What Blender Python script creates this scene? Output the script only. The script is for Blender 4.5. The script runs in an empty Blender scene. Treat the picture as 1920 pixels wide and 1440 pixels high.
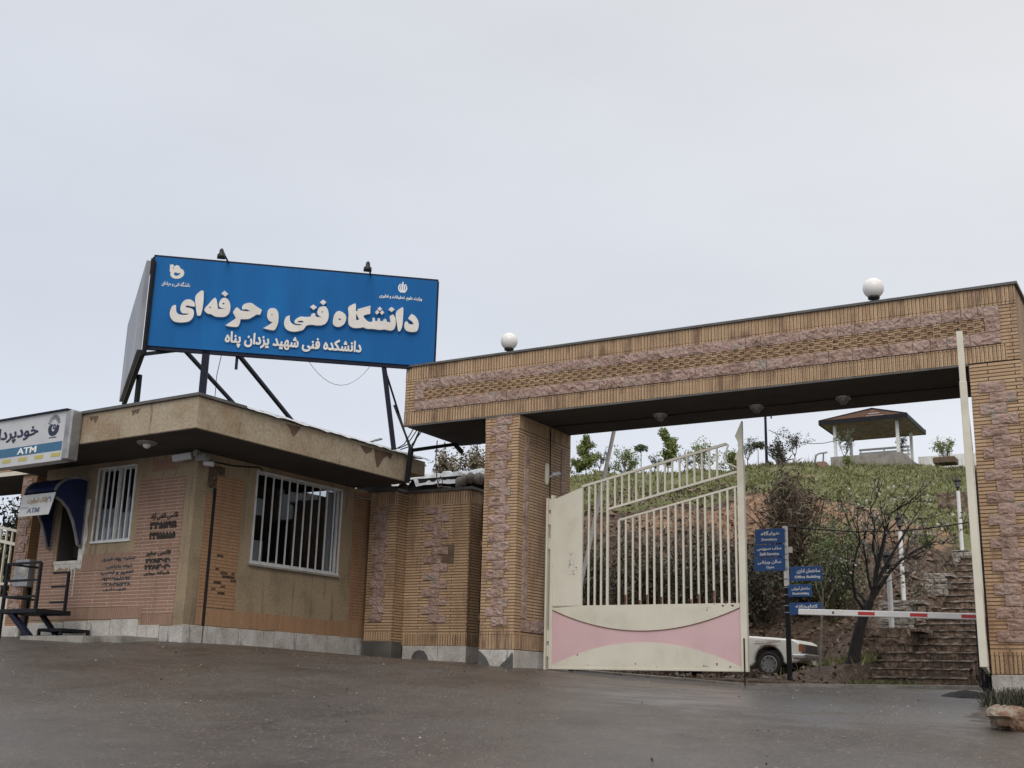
import bpy, bmesh, math, random
import numpy as np
from mathutils import Vector, Matrix
S = bpy.context.scene
COL = S.collection
random.seed(7); RNG = np.random.default_rng(7)
rad = math.radians
# ------------------------------------------------------------------ camera
FPX, YAW, PITCH, ROLL = 2227.57, -0.5344992, 0.25657724, 0.02637921   # calibrated from the photo
def _rot():
    cy, sy = math.cos(YAW), math.sin(YAW)
    fwd = np.array([sy*math.cos(PITCH), cy*math.cos(PITCH), math.sin(PITCH)])
    r = np.array([cy, -sy, 0.0]); u = np.cross(r, fwd)
    c, s = math.cos(ROLL), math.sin(ROLL)
    return np.array([c*r+s*u, -s*r+c*u, fwd])
RC = _rot()
cam = bpy.data.cameras.new('camera'); cam.sensor_width = 36; cam.lens = FPX/1920*36
cam.clip_start = 0.1; cam.clip_end = 3000
co = bpy.data.objects.new('camera', cam); COL.objects.link(co)
co.matrix_world = Matrix((( RC[0][0], RC[1][0], -RC[2][0], 0), (RC[0][1], RC[1][1], -RC[2][1], 0), (RC[0][2], RC[1][2], -RC[2][2], 0), (0, 0, 0, 1)))
S.camera = co
# ------------------------------------------------------------------ sky, sun, exposure
SUN_EL, SUN_AZ = 42, 152      # soft light from behind the camera's right shoulder
w = bpy.data.worlds.new('World'); S.world = w; w.use_nodes = True
nt = w.node_tree; N = nt.nodes; LK = nt.links
bg = N['Background']; bg.inputs['Strength'].default_value = 0.10
sky = N.new('ShaderNodeTexSky'); sky.sky_type = 'NISHITA'; sky.sun_disc = False
sky.sun_elevation = rad(SUN_EL); sky.sun_rotation = rad(SUN_AZ); sky.air_density = 1.0; sky.dust_density = 3.0
geo = N.new('ShaderNodeTexCoord'); sep = N.new('ShaderNodeSeparateXYZ')
LK.new(geo.outputs['Generated'], sep.inputs[0])
ramp = N.new('ShaderNodeValToRGB'); cr = ramp.color_ramp
cr.elements[0].position = 0.0; cr.elements[0].color = (7.5, 7.9, 8.7, 1)
cr.elements[1].position = 0.97; cr.elements[1].color = (16, 16, 16.5, 1)
e = cr.elements.new(0.17); e.color = (7.5, 7.85, 8.6, 1)
e = cr.elements.new(0.30); e.color = (7.1, 7.4, 8.0, 1)
e = cr.elements.new(0.58); e.color = (7.0, 7.15, 7.5, 1)
e = cr.elements.new(0.68); e.color = (10, 10.1, 10.4, 1)
LK.new(sep.outputs['Z'], ramp.inputs[0])
mp = N.new('ShaderNodeMapping'); mp.inputs['Scale'].default_value = (1.3, 1.3, 4.0)
LK.new(geo.outputs['Generated'], mp.inputs[0])
cn = N.new('ShaderNodeTexNoise'); cn.inputs['Scale'].default_value = 1.6; cn.inputs['Detail'].default_value = 5
LK.new(mp.outputs[0], cn.inputs['Vector'])
cmr = N.new('ShaderNodeMapRange'); cmr.inputs['From Min'].default_value = 0.3; cmr.inputs['From Max'].default_value = 0.7
cmr.inputs['To Min'].default_value = 0.94; cmr.inputs['To Max'].default_value = 1.05
LK.new(cn.outputs['Fac'], cmr.inputs['Value'])
wmr = N.new('ShaderNodeMapRange'); wmr.inputs['From Min'].default_value = -.85; wmr.inputs['From Max'].default_value = -.05; wmr.inputs['To Min'].default_value = 0.0; wmr.inputs['To Max'].default_value = 1.0
LK.new(sep.outputs['X'], wmr.inputs['Value'])
tint = N.new('ShaderNodeMix'); tint.data_type = 'RGBA'; tint.inputs[6].default_value = (.95, .975, 1.01, 1); tint.inputs[7].default_value = (1.09, 1.07, 1.04, 1)   # the cloud is thinner towards the right
LK.new(wmr.outputs[0], tint.inputs[0])
tm_ = N.new('ShaderNodeVectorMath'); tm_.operation = 'MULTIPLY'; LK.new(ramp.outputs[0], tm_.inputs[0]); LK.new(tint.outputs[2], tm_.inputs[1])
mul = N.new('ShaderNodeVectorMath'); mul.operation = 'SCALE'
LK.new(tm_.outputs[0], mul.inputs[0]); LK.new(cmr.outputs[0], mul.inputs['Scale'])
mix = N.new('ShaderNodeMix'); mix.data_type = 'RGBA'; mix.inputs[0].default_value = 0.93    # overcast veil over the clear sky
LK.new(sky.outputs[0], mix.inputs[6]); LK.new(mul.outputs[0], mix.inputs[7]); LK.new(mix.outputs[2], bg.inputs['Color'])
sl = bpy.data.lights.new('sun', 'SUN'); sl.energy = 1.15; sl.angle = rad(40); sl.color = (1.0, 0.95, 0.88)
so = bpy.data.objects.new('sun', sl); COL.objects.link(so)
az = rad(SUN_AZ); sd = Vector((math.sin(az)*math.cos(rad(SUN_EL)), math.cos(az)*math.cos(rad(SUN_EL)), math.sin(rad(SUN_EL))))
so.rotation_euler = (-sd).to_track_quat('-Z', 'Y').to_euler()
S.view_settings.view_transform = 'Standard'; S.view_settings.look = 'None'; S.view_settings.gamma = 1; S.view_settings.exposure = 0.06
# ------------------------------------------------------------------ measuring: pixel of the photo -> point on a known plane
def ray(x, y): return np.array([(x-960)/FPX, -(y-720)/FPX, 1.0]) @ RC
def at_depth(x, y, D): return ray(x, y)*D
def on(x, y, n, c):
    r = ray(x, y); return r*(c/float(np.dot(r, n)))
def on_y(x, y, Y): return on(x, y, (0, 1, 0), Y)
def on_x(x, y, X): return on(x, y, (1, 0, 0), X)
def on_z(x, y, Z): return on(x, y, (0, 0, 1), Z)
# ------------------------------------------------------------------ helpers
INV = {}
class MB:
    def __init__(s): s.v = []; s.f = []; s.sm = []; s.n = 0
    def add(s, vs, fs, smooth=False):
        b = s.n; s.v.append(np.asarray(vs, float).reshape(-1, 3)); s.n += len(s.v[-1])
        s.f += [tuple(b+i for i in f) for f in fs]; s.sm += [smooth]*len(fs); return s
    def box(s, x0, x1, y0, y1, z0, z1):
        return s.add([(x0,y0,z0),(x1,y0,z0),(x1,y1,z0),(x0,y1,z0),(x0,y0,z1),(x1,y0,z1),(x1,y1,z1),(x0,y1,z1)],
              [(0,3,2,1),(4,5,6,7),(0,1,5,4),(1,2,6,5),(2,3,7,6),(3,0,4,7)])
    def bar(s, a, b, w, h=None, up=(0,0,1)):
        a = np.array(a, float); b = np.array(b, float); h = w if h is None else h
        d = (b-a)/np.linalg.norm(b-a); u = np.array(up, float)
        if abs(d@u) > .98: u = np.array((0, 1., 0))
        x = np.cross(d, u); x /= np.linalg.norm(x); y = np.cross(x, d)
        c = [(-w/2,-h/2),(w/2,-h/2),(w/2,h/2),(-w/2,h/2)]
        return s.add([a+x*p+y*q for p, q in c]+[b+x*p+y*q for p, q in c], [(3,2,1,0),(4,5,6,7),(0,1,5,4),(1,2,6,5),(2,3,7,6),(3,0,4,7)])
    def tube(s, pts, rs, k=6, caps=True):
        pts = [np.array(p, float) for p in pts]; n = len(pts)
        if not hasattr(rs, '__len__'): rs = [rs]*n
        vs = []; fs = []; px = None
        for i in range(n):
            d = pts[min(i+1, n-1)]-pts[max(i-1, 0)]; d = d/(np.linalg.norm(d)+1e-9)
            u = px if px is not None else (np.array((1., 0, 0)) if abs(d[0]) < .9 else np.array((0, 1., 0)))
            x = u-d*(u@d); x /= np.linalg.norm(x)+1e-9; px = x; y = np.cross(d, x)
            for j in range(k):
                a = 2*math.pi*j/k; vs.append(pts[i]+rs[i]*(math.cos(a)*x+math.sin(a)*y))
        for i in range(n-1):
            for j in range(k):
                fs.append((i*k+j, i*k+(j+1) % k, (i+1)*k+(j+1) % k, (i+1)*k+j))
        s.add(vs, fs, True)
        if caps: s.add(vs[:k], [tuple(range(k-1, -1, -1))]); s.add(vs[-k:], [tuple(range(k))])
        return s
    def lathe(s, c, prof, k=24, axis=(0,0,1)):
        ax = np.array(axis, float); ax /= np.linalg.norm(ax); u = np.array((1., 0, 0)) if abs(ax[0]) < .9 else np.array((0, 1., 0))
        x = np.cross(ax, u); x /= np.linalg.norm(x); y = np.cross(ax, x); vs = []; fs = []; c = np.array(c, float)
        for r, h in prof:
            for j in range(k):
                a = 2*math.pi*j/k; vs.append(c+ax*h+r*(math.cos(a)*x+math.sin(a)*y))
        for i in range(len(prof)-1):
            for j in range(k): fs.append((i*k+j, i*k+(j+1) % k, (i+1)*k+(j+1) % k, (i+1)*k+j))
        s.add(vs, fs, True)
        if prof[0][0] > 1e-4: s.add(vs[:k], [tuple(range(k-1, -1, -1))])
        if prof[-1][0] > 1e-4: s.add(vs[-k:], [tuple(range(k))])
        return s
    def prism(s, poly, o, ux, uy, t, tdir=None):
        o = np.array(o, float); ux = np.array(ux, float); uy = np.array(uy, float); n = np.cross(ux, uy) if tdir is None else np.array(tdir, float)
        m = len(poly); a = [o+ux*p+uy*q for p, q in poly]; b = [p+n*t for p in a]
        return s.add(a+b, [tuple(range(m-1, -1, -1)), tuple(range(m, 2*m))]+[(i, (i+1) % m, m+(i+1) % m, m+i) for i in range(m)])
    def quads(s, Q):   # Q: n x 4 x 3
        Q = np.asarray(Q, float); n = len(Q); b = s.n; s.v.append(Q.reshape(-1, 3)); s.n += 4*n
        s.f += [(b+4*i, b+4*i+1, b+4*i+2, b+4*i+3) for i in range(n)]; s.sm += [False]*n; return s
    def build(s, name, m, parent=None, local=False, bevel=0, label=None, fixn=False):
        V = np.concatenate(s.v) if s.v else np.zeros((0, 3))
        if parent is not None and not local:
            M = INV[parent.name]; V = V @ M[:3, :3].T + M[:3, 3]
        me = bpy.data.meshes.new(name); me.from_pydata(V.tolist(), [], s.f); me.update()
        me.polygons.foreach_set('use_smooth', s.sm)
        if bevel or fixn:
            bm = bmesh.new(); bm.from_mesh(me)
            if bevel: bmesh.ops.bevel(bm, geom=[e for e in bm.edges if len(e.link_faces) == 2 and e.calc_face_angle(0) > .6], offset=bevel, segments=1, affect='EDGES', clamp_overlap=True)
            if fixn: bmesh.ops.recalc_face_normals(bm, faces=bm.faces)
            bm.to_mesh(me); bm.free(); me.update()
        boxuv(me)
        me.materials.append(m)
        o = bpy.data.objects.new(name, me); COL.objects.link(o)
        if parent is not None:
            o.parent = parent
            if parent.name in INV: INV[o.name] = INV[parent.name]
        else: INV[o.name] = np.eye(4)
        if label: o['label'] = label
        return o
def boxuv(me):
    n = len(me.loops)
    if not n: return
    uv = me.uv_layers.new(name='UVMap')
    vi = np.empty(n, int); me.loops.foreach_get('vertex_index', vi)
    co_ = np.empty(len(me.vertices)*3); me.vertices.foreach_get('co', co_); co_ = co_.reshape(-1, 3)
    P = len(me.polygons); nr = np.empty(P*3); me.polygons.foreach_get('normal', nr); nr = np.abs(nr.reshape(-1, 3))
    lt = np.empty(P, int); me.polygons.foreach_get('loop_total', lt); ax = np.repeat(nr.argmax(1), lt)
    c = co_[vi]; U = np.where(ax == 0, c[:, 1], c[:, 0]); Vv = np.where(ax == 2, c[:, 1], c[:, 2])
    uv.data.foreach_set('uv', np.stack([U, Vv], 1).ravel())
def prop(o, label=None, cat=None, group=None, kind=None):
    if label: o['label'] = label
    if cat: o['category'] = cat
    if group: o['group'] = group
    if kind: o['kind'] = kind
    return o
def thing(name, label, cat, loc=(0,0,0), rz=0.0, group=None):
    o = bpy.data.objects.new(name, None); COL.objects.link(o); o.empty_display_size = .2
    o.location = tuple(float(x) for x in loc); o.rotation_euler = (0, 0, rz)
    M = np.array(Matrix.Translation(o.location) @ Matrix.Rotation(rz, 4, 'Z')); INV[o.name] = np.linalg.inv(M)
    return prop(o, label, cat, group)
def dup(root, loc, rz, label, group=None, scale=None):
    r = root.copy(); COL.objects.link(r); r.location = tuple(float(x) for x in loc); r.rotation_euler = (0, 0, rz)
    if scale: r.scale = (scale,)*3
    r['label'] = label
    if group: r['group'] = group
    for ch in list(root.children):
        c = ch.copy(); COL.objects.link(c); c.parent = r
        for g in list(ch.children):
            d = g.copy(); COL.objects.link(d); d.parent = c
    return r
# ------------------------------------------------------------------ materials
def mat(name, rough=.7, metal=0.0, base=(.5,.5,.5), spec=.5):
    m = bpy.data.materials.new(name); m.use_nodes = True; b = m.node_tree.nodes['Principled BSDF']
    b.inputs['Base Color'].default_value = (*base, 1); b.inputs['Roughness'].default_value = rough; b.inputs['Metallic'].default_value = metal
    b.inputs['Specular IOR Level'].default_value = spec
    return m
SPEC = {'signblue': .25}
class NT:
    def __init__(s, m): s.t = m.node_tree; s.n = s.t.nodes; s.b = s.n['Principled BSDF']; s.tc = s.n.new('ShaderNodeTexCoord')
    def new(s, k, **a):
        x = s.n.new(k)
        for q, v in a.items(): setattr(x, q, v)
        return x
    def link(s, a, b): s.t.links.new(a, b)
    def mapping(s, src='Object', sc=(1,1,1), rot=(0,0,0), loc=(0,0,0)):
        m = s.new('ShaderNodeMapping'); m.inputs['Scale'].default_value = sc; m.inputs['Rotation'].default_value = rot; m.inputs['Location'].default_value = loc
        s.link(s.tc.outputs[src], m.inputs[0]); return m.outputs[0]
    def noise(s, vec, scale, detail=4, rough=.55, out='Fac'):
        n = s.new('ShaderNodeTexNoise'); n.inputs['Scale'].default_value = scale; n.inputs['Detail'].default_value = detail; n.inputs['Roughness'].default_value = rough
        s.link(vec, n.inputs['Vector']); return n.outputs[out]
    def ramp(s, fac, stops):
        r = s.new('ShaderNodeValToRGB'); c = r.color_ramp
        while len(c.elements) < len(stops): c.elements.new(.5)
        for e, (p, col) in zip(c.elements, stops):
            e.position = p; e.color = (*col, 1) if hasattr(col, '__len__') else (col, col, col, 1)
        s.link(fac, r.inputs[0]); return r.outputs[0]
    def mix(s, fac, a, b, mode='MIX'):
        x = s.new('ShaderNodeMix'); x.data_type = 'RGBA'; x.blend_type = mode
        for i, v in ((0, fac), (6, a), (7, b)):
            if isinstance(v, (int, float)): x.inputs[i].default_value = v
            elif isinstance(v, tuple): x.inputs[i].default_value = (*v, 1)
            else: s.link(v, x.inputs[i])
        return x.outputs[2]
    def math(s, op, a, b=0.0):
        x = s.new('ShaderNodeMath'); x.operation = op
        for i, v in ((0, a), (1, b)):
            if isinstance(v, (int, float)): x.inputs[i].default_value = v
            else: s.link(v, x.inputs[i])
        return x.outputs[0]
    def bump(s, h, strength=.5, dist=.01):
        b = s.new('ShaderNodeBump'); b.inputs['Strength'].default_value = strength; b.inputs['Distance'].default_value = dist
        s.link(h, b.inputs['Height']); s.link(b.outputs[0], s.b.inputs['Normal'])
    def color(s, c): s.link(c, s.b.inputs['Base Color'])
    def rough(s, c): s.link(c, s.b.inputs['Roughness'])
def brick_mat(name, c1, c2, mortar, stain, vertical=False, bw=.21, rh=.062, ms=.007, stain_amt=.5, off=0.5, lift=0.0):
    m = mat(name, .75); t = NT(m)
    v = t.mapping('UV', rot=(0, 0, rad(90) if vertical else 0), loc=(0.013, lift, 0))
    b = t.new('ShaderNodeTexBrick'); b.offset = off; b.inputs['Scale'].default_value = 1.0
    b.inputs['Brick Width'].default_value = bw; b.inputs['Row Height'].default_value = rh; b.inputs['Mortar Size'].default_value = ms
    b.inputs['Mortar Smooth'].default_value = .15; b.inputs['Bias'].default_value = -.1
    b.inputs['Color1'].default_value = (*c1, 1); b.inputs['Color2'].default_value = (*c2, 1); b.inputs['Mortar'].default_value = (*mortar, 1)
    t.link(v, b.inputs['Vector'])
    ob = t.mapping('Object'); n1 = t.noise(ob, .9, 5, .6); n2 = t.noise(t.mapping('Object', sc=(5, 5, .7)), 1.3, 4, .6)
    st = t.ramp(t.math('MULTIPLY', n1, n2), [(.24, 0.0), (.36, 1.0)])
    c = t.mix(t.math('MULTIPLY', st, stain_amt), b.outputs['Color'], stain, 'MIX')
    fine = t.ramp(t.noise(ob, 45, 3), [(.3, .78), (.7, 1.12)])
    c = t.mix(1.0, c, fine, 'MULTIPLY')
    t.color(c); t.bump(t.math('ADD', t.math('MULTIPLY', t.math('SUBTRACT', 1.0, b.outputs['Fac']), 1.0), t.math('MULTIPLY', t.noise(ob, 60, 2), .25)), .8, .008)
    return m
def noisy(name, stops, scale, rough=.8, bump=.3, bdist=.01, detail=6, streak=None, metal=0, fine=None, sc=(1,1,1)):
    m = mat(name, rough, metal); t = NT(m); ob = t.mapping('Object', sc=sc)
    n = t.noise(ob, scale, detail, .6); c = t.ramp(n, stops)
    if streak:
        s2 = t.noise(t.mapping('Object', sc=(3.5, 3.5, .35)), streak[0], 4, .6)
        c = t.mix(t.ramp(s2, [(streak[1], 0.0), (streak[2], 1.0)]), c, streak[3])
    if fine: c = t.mix(1.0, c, t.ramp(t.noise(ob, fine, 3), [(.3, .75), (.7, 1.15)]), 'MULTIPLY')
    t.color(c)
    if bump: t.bump(t.noise(ob, scale*3, 5), bump, bdist)
    return m
M = {}
M['brick'] = brick_mat('tan_brick', (.50,.34,.205), (.41,.265,.15), (.085,.048,.027), (.20,.115,.065), stain_amt=.62, bw=.85, ms=.009)
M['soldier'] = brick_mat('tan_upright_brick', (.50,.345,.21), (.41,.27,.155), (.085,.048,.027), (.155,.09,.055), vertical=True, bw=5.0, off=0, rh=.0665, stain_amt=.85)
M['red'] = brick_mat('brown_red_brick', (.30,.175,.125), (.25,.145,.10), (.50,.36,.28), (.16,.10,.075), bw=.9, rh=.07, ms=.008, stain_amt=.3)
M['red_soldier'] = brick_mat('brown_red_upright_brick', (.275,.165,.115), (.24,.14,.095), (.36,.25,.18), (.17,.11,.075), vertical=True, bw=5, off=0, rh=.066, ms=.006, stain_amt=.4)
M['ochre'] = brick_mat('ochre_brick', (.37,.215,.115), (.33,.19,.10), (.22,.125,.07), (.21,.115,.075), rh=.066, ms=.007, bw=.5, stain_amt=.45)
M['ochre_soldier'] = brick_mat('ochre_upright_brick', (.37,.22,.12), (.33,.19,.10), (.27,.16,.09), (.22,.14,.09), vertical=True, bw=5, off=0, rh=.066, ms=.005, stain_amt=.3)
M['stone'] = noisy('pink_rock_faced_stone', [(.28,(.17,.115,.09)), (.42,(.30,.20,.16)), (.54,(.39,.27,.225)), (.64,(.32,.25,.21)), (.74,(.25,.235,.205)), (.84,(.17,.165,.15))], 3.2, .85, 1.0, .045, fine=30)
M['plinth'] = noisy('grey_stone_plinth', [(.3,(.32,.295,.26)), (.6,(.50,.475,.44)), (.8,(.56,.535,.50))], 2.5, .7, .2, .01, streak=(2.2,.60,.72,(.09,.082,.075)), fine=30)
M['plaster'] = noisy('tan_render', [(.3,(.20,.15,.095)), (.5,(.30,.23,.145)), (.7,(.345,.265,.17))], 1.1, .85, .25, .01, streak=(1.6,.55,.72,(.15,.115,.085)), fine=25)
M['fascia'] = noisy('weathered_tan_render', [(.3,(.25,.17,.10)), (.48,(.34,.275,.19)), (.6,(.375,.31,.225)), (.75,(.30,.215,.145))], .9, .85, .2, .01, streak=(1.5,.60,.72,(.13,.085,.06)), fine=20)
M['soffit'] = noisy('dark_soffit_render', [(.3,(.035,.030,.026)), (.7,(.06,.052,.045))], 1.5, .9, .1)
M['coping'] = noisy('grey_metal_coping', [(.3,(.085,.08,.075)), (.7,(.15,.145,.135))], 3, .45, 0, metal=.3)
M['concrete'] = noisy('worn_concrete', [(.3,(.17,.155,.135)), (.5,(.27,.25,.22)), (.75,(.34,.32,.29))], 3, .8, .3, .01, fine=30)
M['cream'] = noisy('cream_gate_paint', [(.25,(.50,.465,.375)), (.5,(.60,.565,.465)), (.75,(.64,.605,.51))], 1.6, .5, .03, .003, streak=(2.5,.70,.78,(.40,.28,.17)))
M['pink'] = noisy('pink_gate_paint', [(.3,(.54,.36,.365)), (.7,(.62,.42,.425))], 1.2, .5, .03, .003)
M['rust'] = noisy('rusty_steel', [(.3,(.06,.03,.02)), (.6,(.20,.085,.04)), (.8,(.30,.14,.06))], 12, .8, .3)
M['white'] = noisy('white_paint', [(.3,(.62,.62,.60)), (.7,(.76,.76,.74))], 3, .45, 0)
M['whitebar'] = noisy('white_window_bars', [(.3,(.5,.5,.5)), (.7,(.68,.68,.68))], 4, .4, 0)
M['red_paint'] = mat('red_band', .4, 0, (.45,.02,.02))
M['black'] = noisy('black_painted_steel', [(.3,(.006,.006,.008)), (.7,(.016,.016,.019))], 6, .6, 0)
M['navysteel'] = noisy('navy_painted_steel', [(.3,(.005,.006,.016)), (.7,(.010,.012,.030))], 3, .6, 0)
for k_ in ('black', 'navysteel', 'coping'): M[k_].node_tree.nodes['Principled BSDF'].inputs['Specular IOR Level'].default_value = .22
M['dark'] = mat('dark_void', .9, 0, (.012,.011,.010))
M['rubber'] = noisy('tyre_rubber', [(.3,(.012,.012,.012)), (.7,(.03,.028,.026))], 20, .8, .2)
M['glass'] = mat('dark_window_glass', .08, 0, (.012,.013,.015), .6)
M['signblue'] = noisy('blue_sign_sheet', [(.3,(.002,.088,.27)), (.5,(.002,.105,.315)), (.7,(.003,.125,.36))], .8, .6, 0, sc=(1.6,1.6,.25))
M['signblue'].node_tree.nodes['Principled BSDF'].inputs['Specular IOR Level'].default_value = .2
M['dirblue'] = noisy('blue_road_sign', [(.3,(.008,.055,.20)), (.7,(.012,.08,.27))], 3, .45, 0)
M['letter'] = noisy('offwhite_raised_letters', [(.3,(.58,.55,.50)), (.7,(.70,.67,.62))], 2.5, .55, 0)
M['letter_w'] = mat('white_lettering', .6, 0, (.78,.78,.76))
M['letter_side'] = mat('pale_blue_letter_edge', .5, 0, (.50,.56,.66))
M['ink_navy'] = mat('navy_lettering', .6, 0, (.008,.013,.045))
M['ink_black'] = noisy('black_spray_paint', [(.35,(.02,.016,.014)), (.7,(.06,.045,.035))], 14, .8, 0)
M['ink_blue'] = noisy('blue_grey_spray_paint', [(.35,(.028,.04,.06)), (.7,(.07,.085,.10))], 10, .8, 0)
def worn(m, scale, lo, hi):
    t = NT(m); tr_ = t.new('ShaderNodeBsdfTransparent'); mx = t.new('ShaderNodeMixShader'); out = t.n['Material Output']
    f = t.ramp(t.noise(t.mapping('Object', sc=(1, 1, 2.2)), scale, 4, .7), [(lo, 0.0), (hi, 1.0)])
    t.link(f, mx.inputs[0]); t.link(tr_.outputs[0], mx.inputs[1]); t.link(t.b.outputs[0], mx.inputs[2]); t.link(mx.outputs[0], out.inputs[0])
worn(M['ink_black'], 9, .36, .50); worn(M['ink_blue'], 8, .38, .60)
M['soot'] = noisy('brown_soot', [(.35,(.07,.042,.03)), (.7,(.15,.09,.06))], 14, .85, 0); worn(M['soot'], 7, .30, .62)
M['smudge'] = noisy('grey_blue_overpaint', [(.35,(.06,.07,.085)), (.7,(.12,.125,.135))], 6, .85, 0); worn(M['smudge'], 5, .40, .66)
M['ink_gold'] = mat('gold_lettering', .6, 0, (.50,.36,.16))
M['ink_grey'] = mat('grey_blue_lettering', .6, 0, (.20,.24,.33))
M['ivory'] = noisy('pale_sign_face', [(.3,(.43,.44,.46)), (.7,(.52,.52,.53))], 1.5, .5, 0)
M['steelblue'] = mat('steel_blue_band', .5, 0, (.025,.115,.215))
M['yellow'] = mat('dull_yellow_dash', .6, 0, (.42,.38,.10))
M['alu'] = noisy('dull_aluminium', [(.3,(.20,.20,.20)), (.7,(.33,.33,.33))], 4, .4, 0, metal=.5)
M['canopy'] = noisy('dark_blue_canopy', [(.3,(.006,.010,.045)), (.7,(.012,.022,.085))], 2, .35, 0)
M['membrane'] = noisy('wet_roof_membrane', [(.3,(.28,.28,.28)), (.5,(.50,.51,.52)), (.75,(.66,.67,.68))], 4, .35, .8, .04)
M['globe'] = mat('opal_globe', .25, 0, (.74,.72,.69))
M['lampblack'] = mat('black_lamp_metal', .4, .3, (.015,.015,.015))
M['carwhite'] = noisy('old_white_car_paint', [(.3,(.70,.69,.64)), (.7,(.78,.77,.72))], 1.5, .3, 0, streak=(3,.66,.76,(.36,.29,.19)))
M['chrome'] = mat('dull_chrome', .25, .9, (.5,.5,.5))
M['headglass'] = mat('headlight_glass', .1, 0, (.12,.12,.12), .8)
M['amber'] = mat('amber_lens', .2, 0, (.35,.10,.02))
M['tile'] = noisy('red_roof_tiles', [(.3,(.19,.075,.045)), (.5,(.31,.15,.09)), (.75,(.42,.27,.19))], 6, .6, .5, .02)
M['wood'] = noisy('plank_ceiling', [(.3,(.14,.085,.055)), (.7,(.34,.28,.23))], 3, .7, 0)
M['bark'] = noisy('wet_dark_bark', [(.3,(.012,.010,.009)), (.6,(.03,.024,.02)), (.8,(.06,.05,.042))], 9, .75, .8, .02, sc=(3,3,.6))
M['twig'] = noisy('brown_twigs', [(.3,(.035,.022,.016)), (.7,(.10,.065,.045))], 10, .8, 0)
M['earth'] = noisy('red_brown_earth', [(.3,(.10,.05,.03)), (.7,(.24,.12,.07))], 5, .9, .5)
M['step'] = noisy('mossy_brown_step_stone', [(.28,(.04,.027,.019)), (.46,(.12,.083,.06)), (.6,(.235,.165,.12)), (.78,(.37,.31,.255))], 5.5, .75, .8, .03, fine=22)
M['steptop'] = noisy('pale_step_edge', [(.3,(.06,.043,.033)), (.55,(.20,.16,.13)), (.8,(.36,.32,.28))], 6, .6, .4, .01, fine=25)
M['palestone'] = noisy('pale_stacked_stone', [(.3,(.10,.085,.07)), (.5,(.25,.22,.19)), (.75,(.38,.35,.31))], 5, .8, .7, .03)
M['rock'] = noisy('orange_streaked_rock', [(.3,(.13,.10,.08)), (.46,(.28,.23,.18)), (.56,(.19,.105,.06)), (.75,(.24,.165,.11))], 4, .85, 1.0, .05, fine=28)
def leafmat(name, a, b, c):
    m = mat(name, .6); t = NT(m); oi = t.new('ShaderNodeNewGeometry')
    n = t.noise(t.mapping('Object'), 2.2, 3)
    f = t.math('ADD', t.math('MULTIPLY', oi.outputs['Random Per Island'], .6), t.math('MULTIPLY', n, .4))
    t.color(t.ramp(f, [(.15, a), (.5, b), (.85, c)])); t.b.inputs['Subsurface Weight'].default_value = 0
    return m
M['leaf_young'] = leafmat('young_green_leaves', (.075,.10,.025), (.155,.195,.045), (.25,.28,.09))
M['leaf_dark'] = leafmat('dark_shrub_leaves', (.018,.019,.011), (.042,.041,.023), (.085,.078,.048))
M['leaf_grey'] = leafmat('grey_green_leaves', (.04,.05,.03), (.085,.10,.06), (.15,.17,.11))
M['leaf_bright'] = leafmat('spring_green_leaves', (.05,.075,.02), (.10,.14,.04), (.17,.20,.08))
M['leaf_olive'] = leafmat('new_olive_leaves', (.085,.095,.04), (.17,.18,.085), (.28,.28,.17))
M['blossom'] = leafmat('pale_blossom', (.25,.22,.19), (.42,.38,.34), (.55,.52,.47))
M['conifer'] = leafmat('browned_conifer', (.06,.042,.03), (.13,.09,.065), (.14,.135,.07))
M['grass'] = leafmat('spring_grass', (.085,.10,.032), (.16,.175,.058), (.27,.25,.12))
M['weed'] = leafmat('verge_weeds', (.04,.06,.014), (.10,.12,.03), (.20,.20,.09))
M['drygrass'] = leafmat('dry_brush', (.07,.055,.03), (.17,.135,.08), (.30,.26,.17))
M['litter'] = leafmat('leaf_litter', (.03,.02,.014), (.09,.06,.04), (.22,.17,.12))
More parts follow.
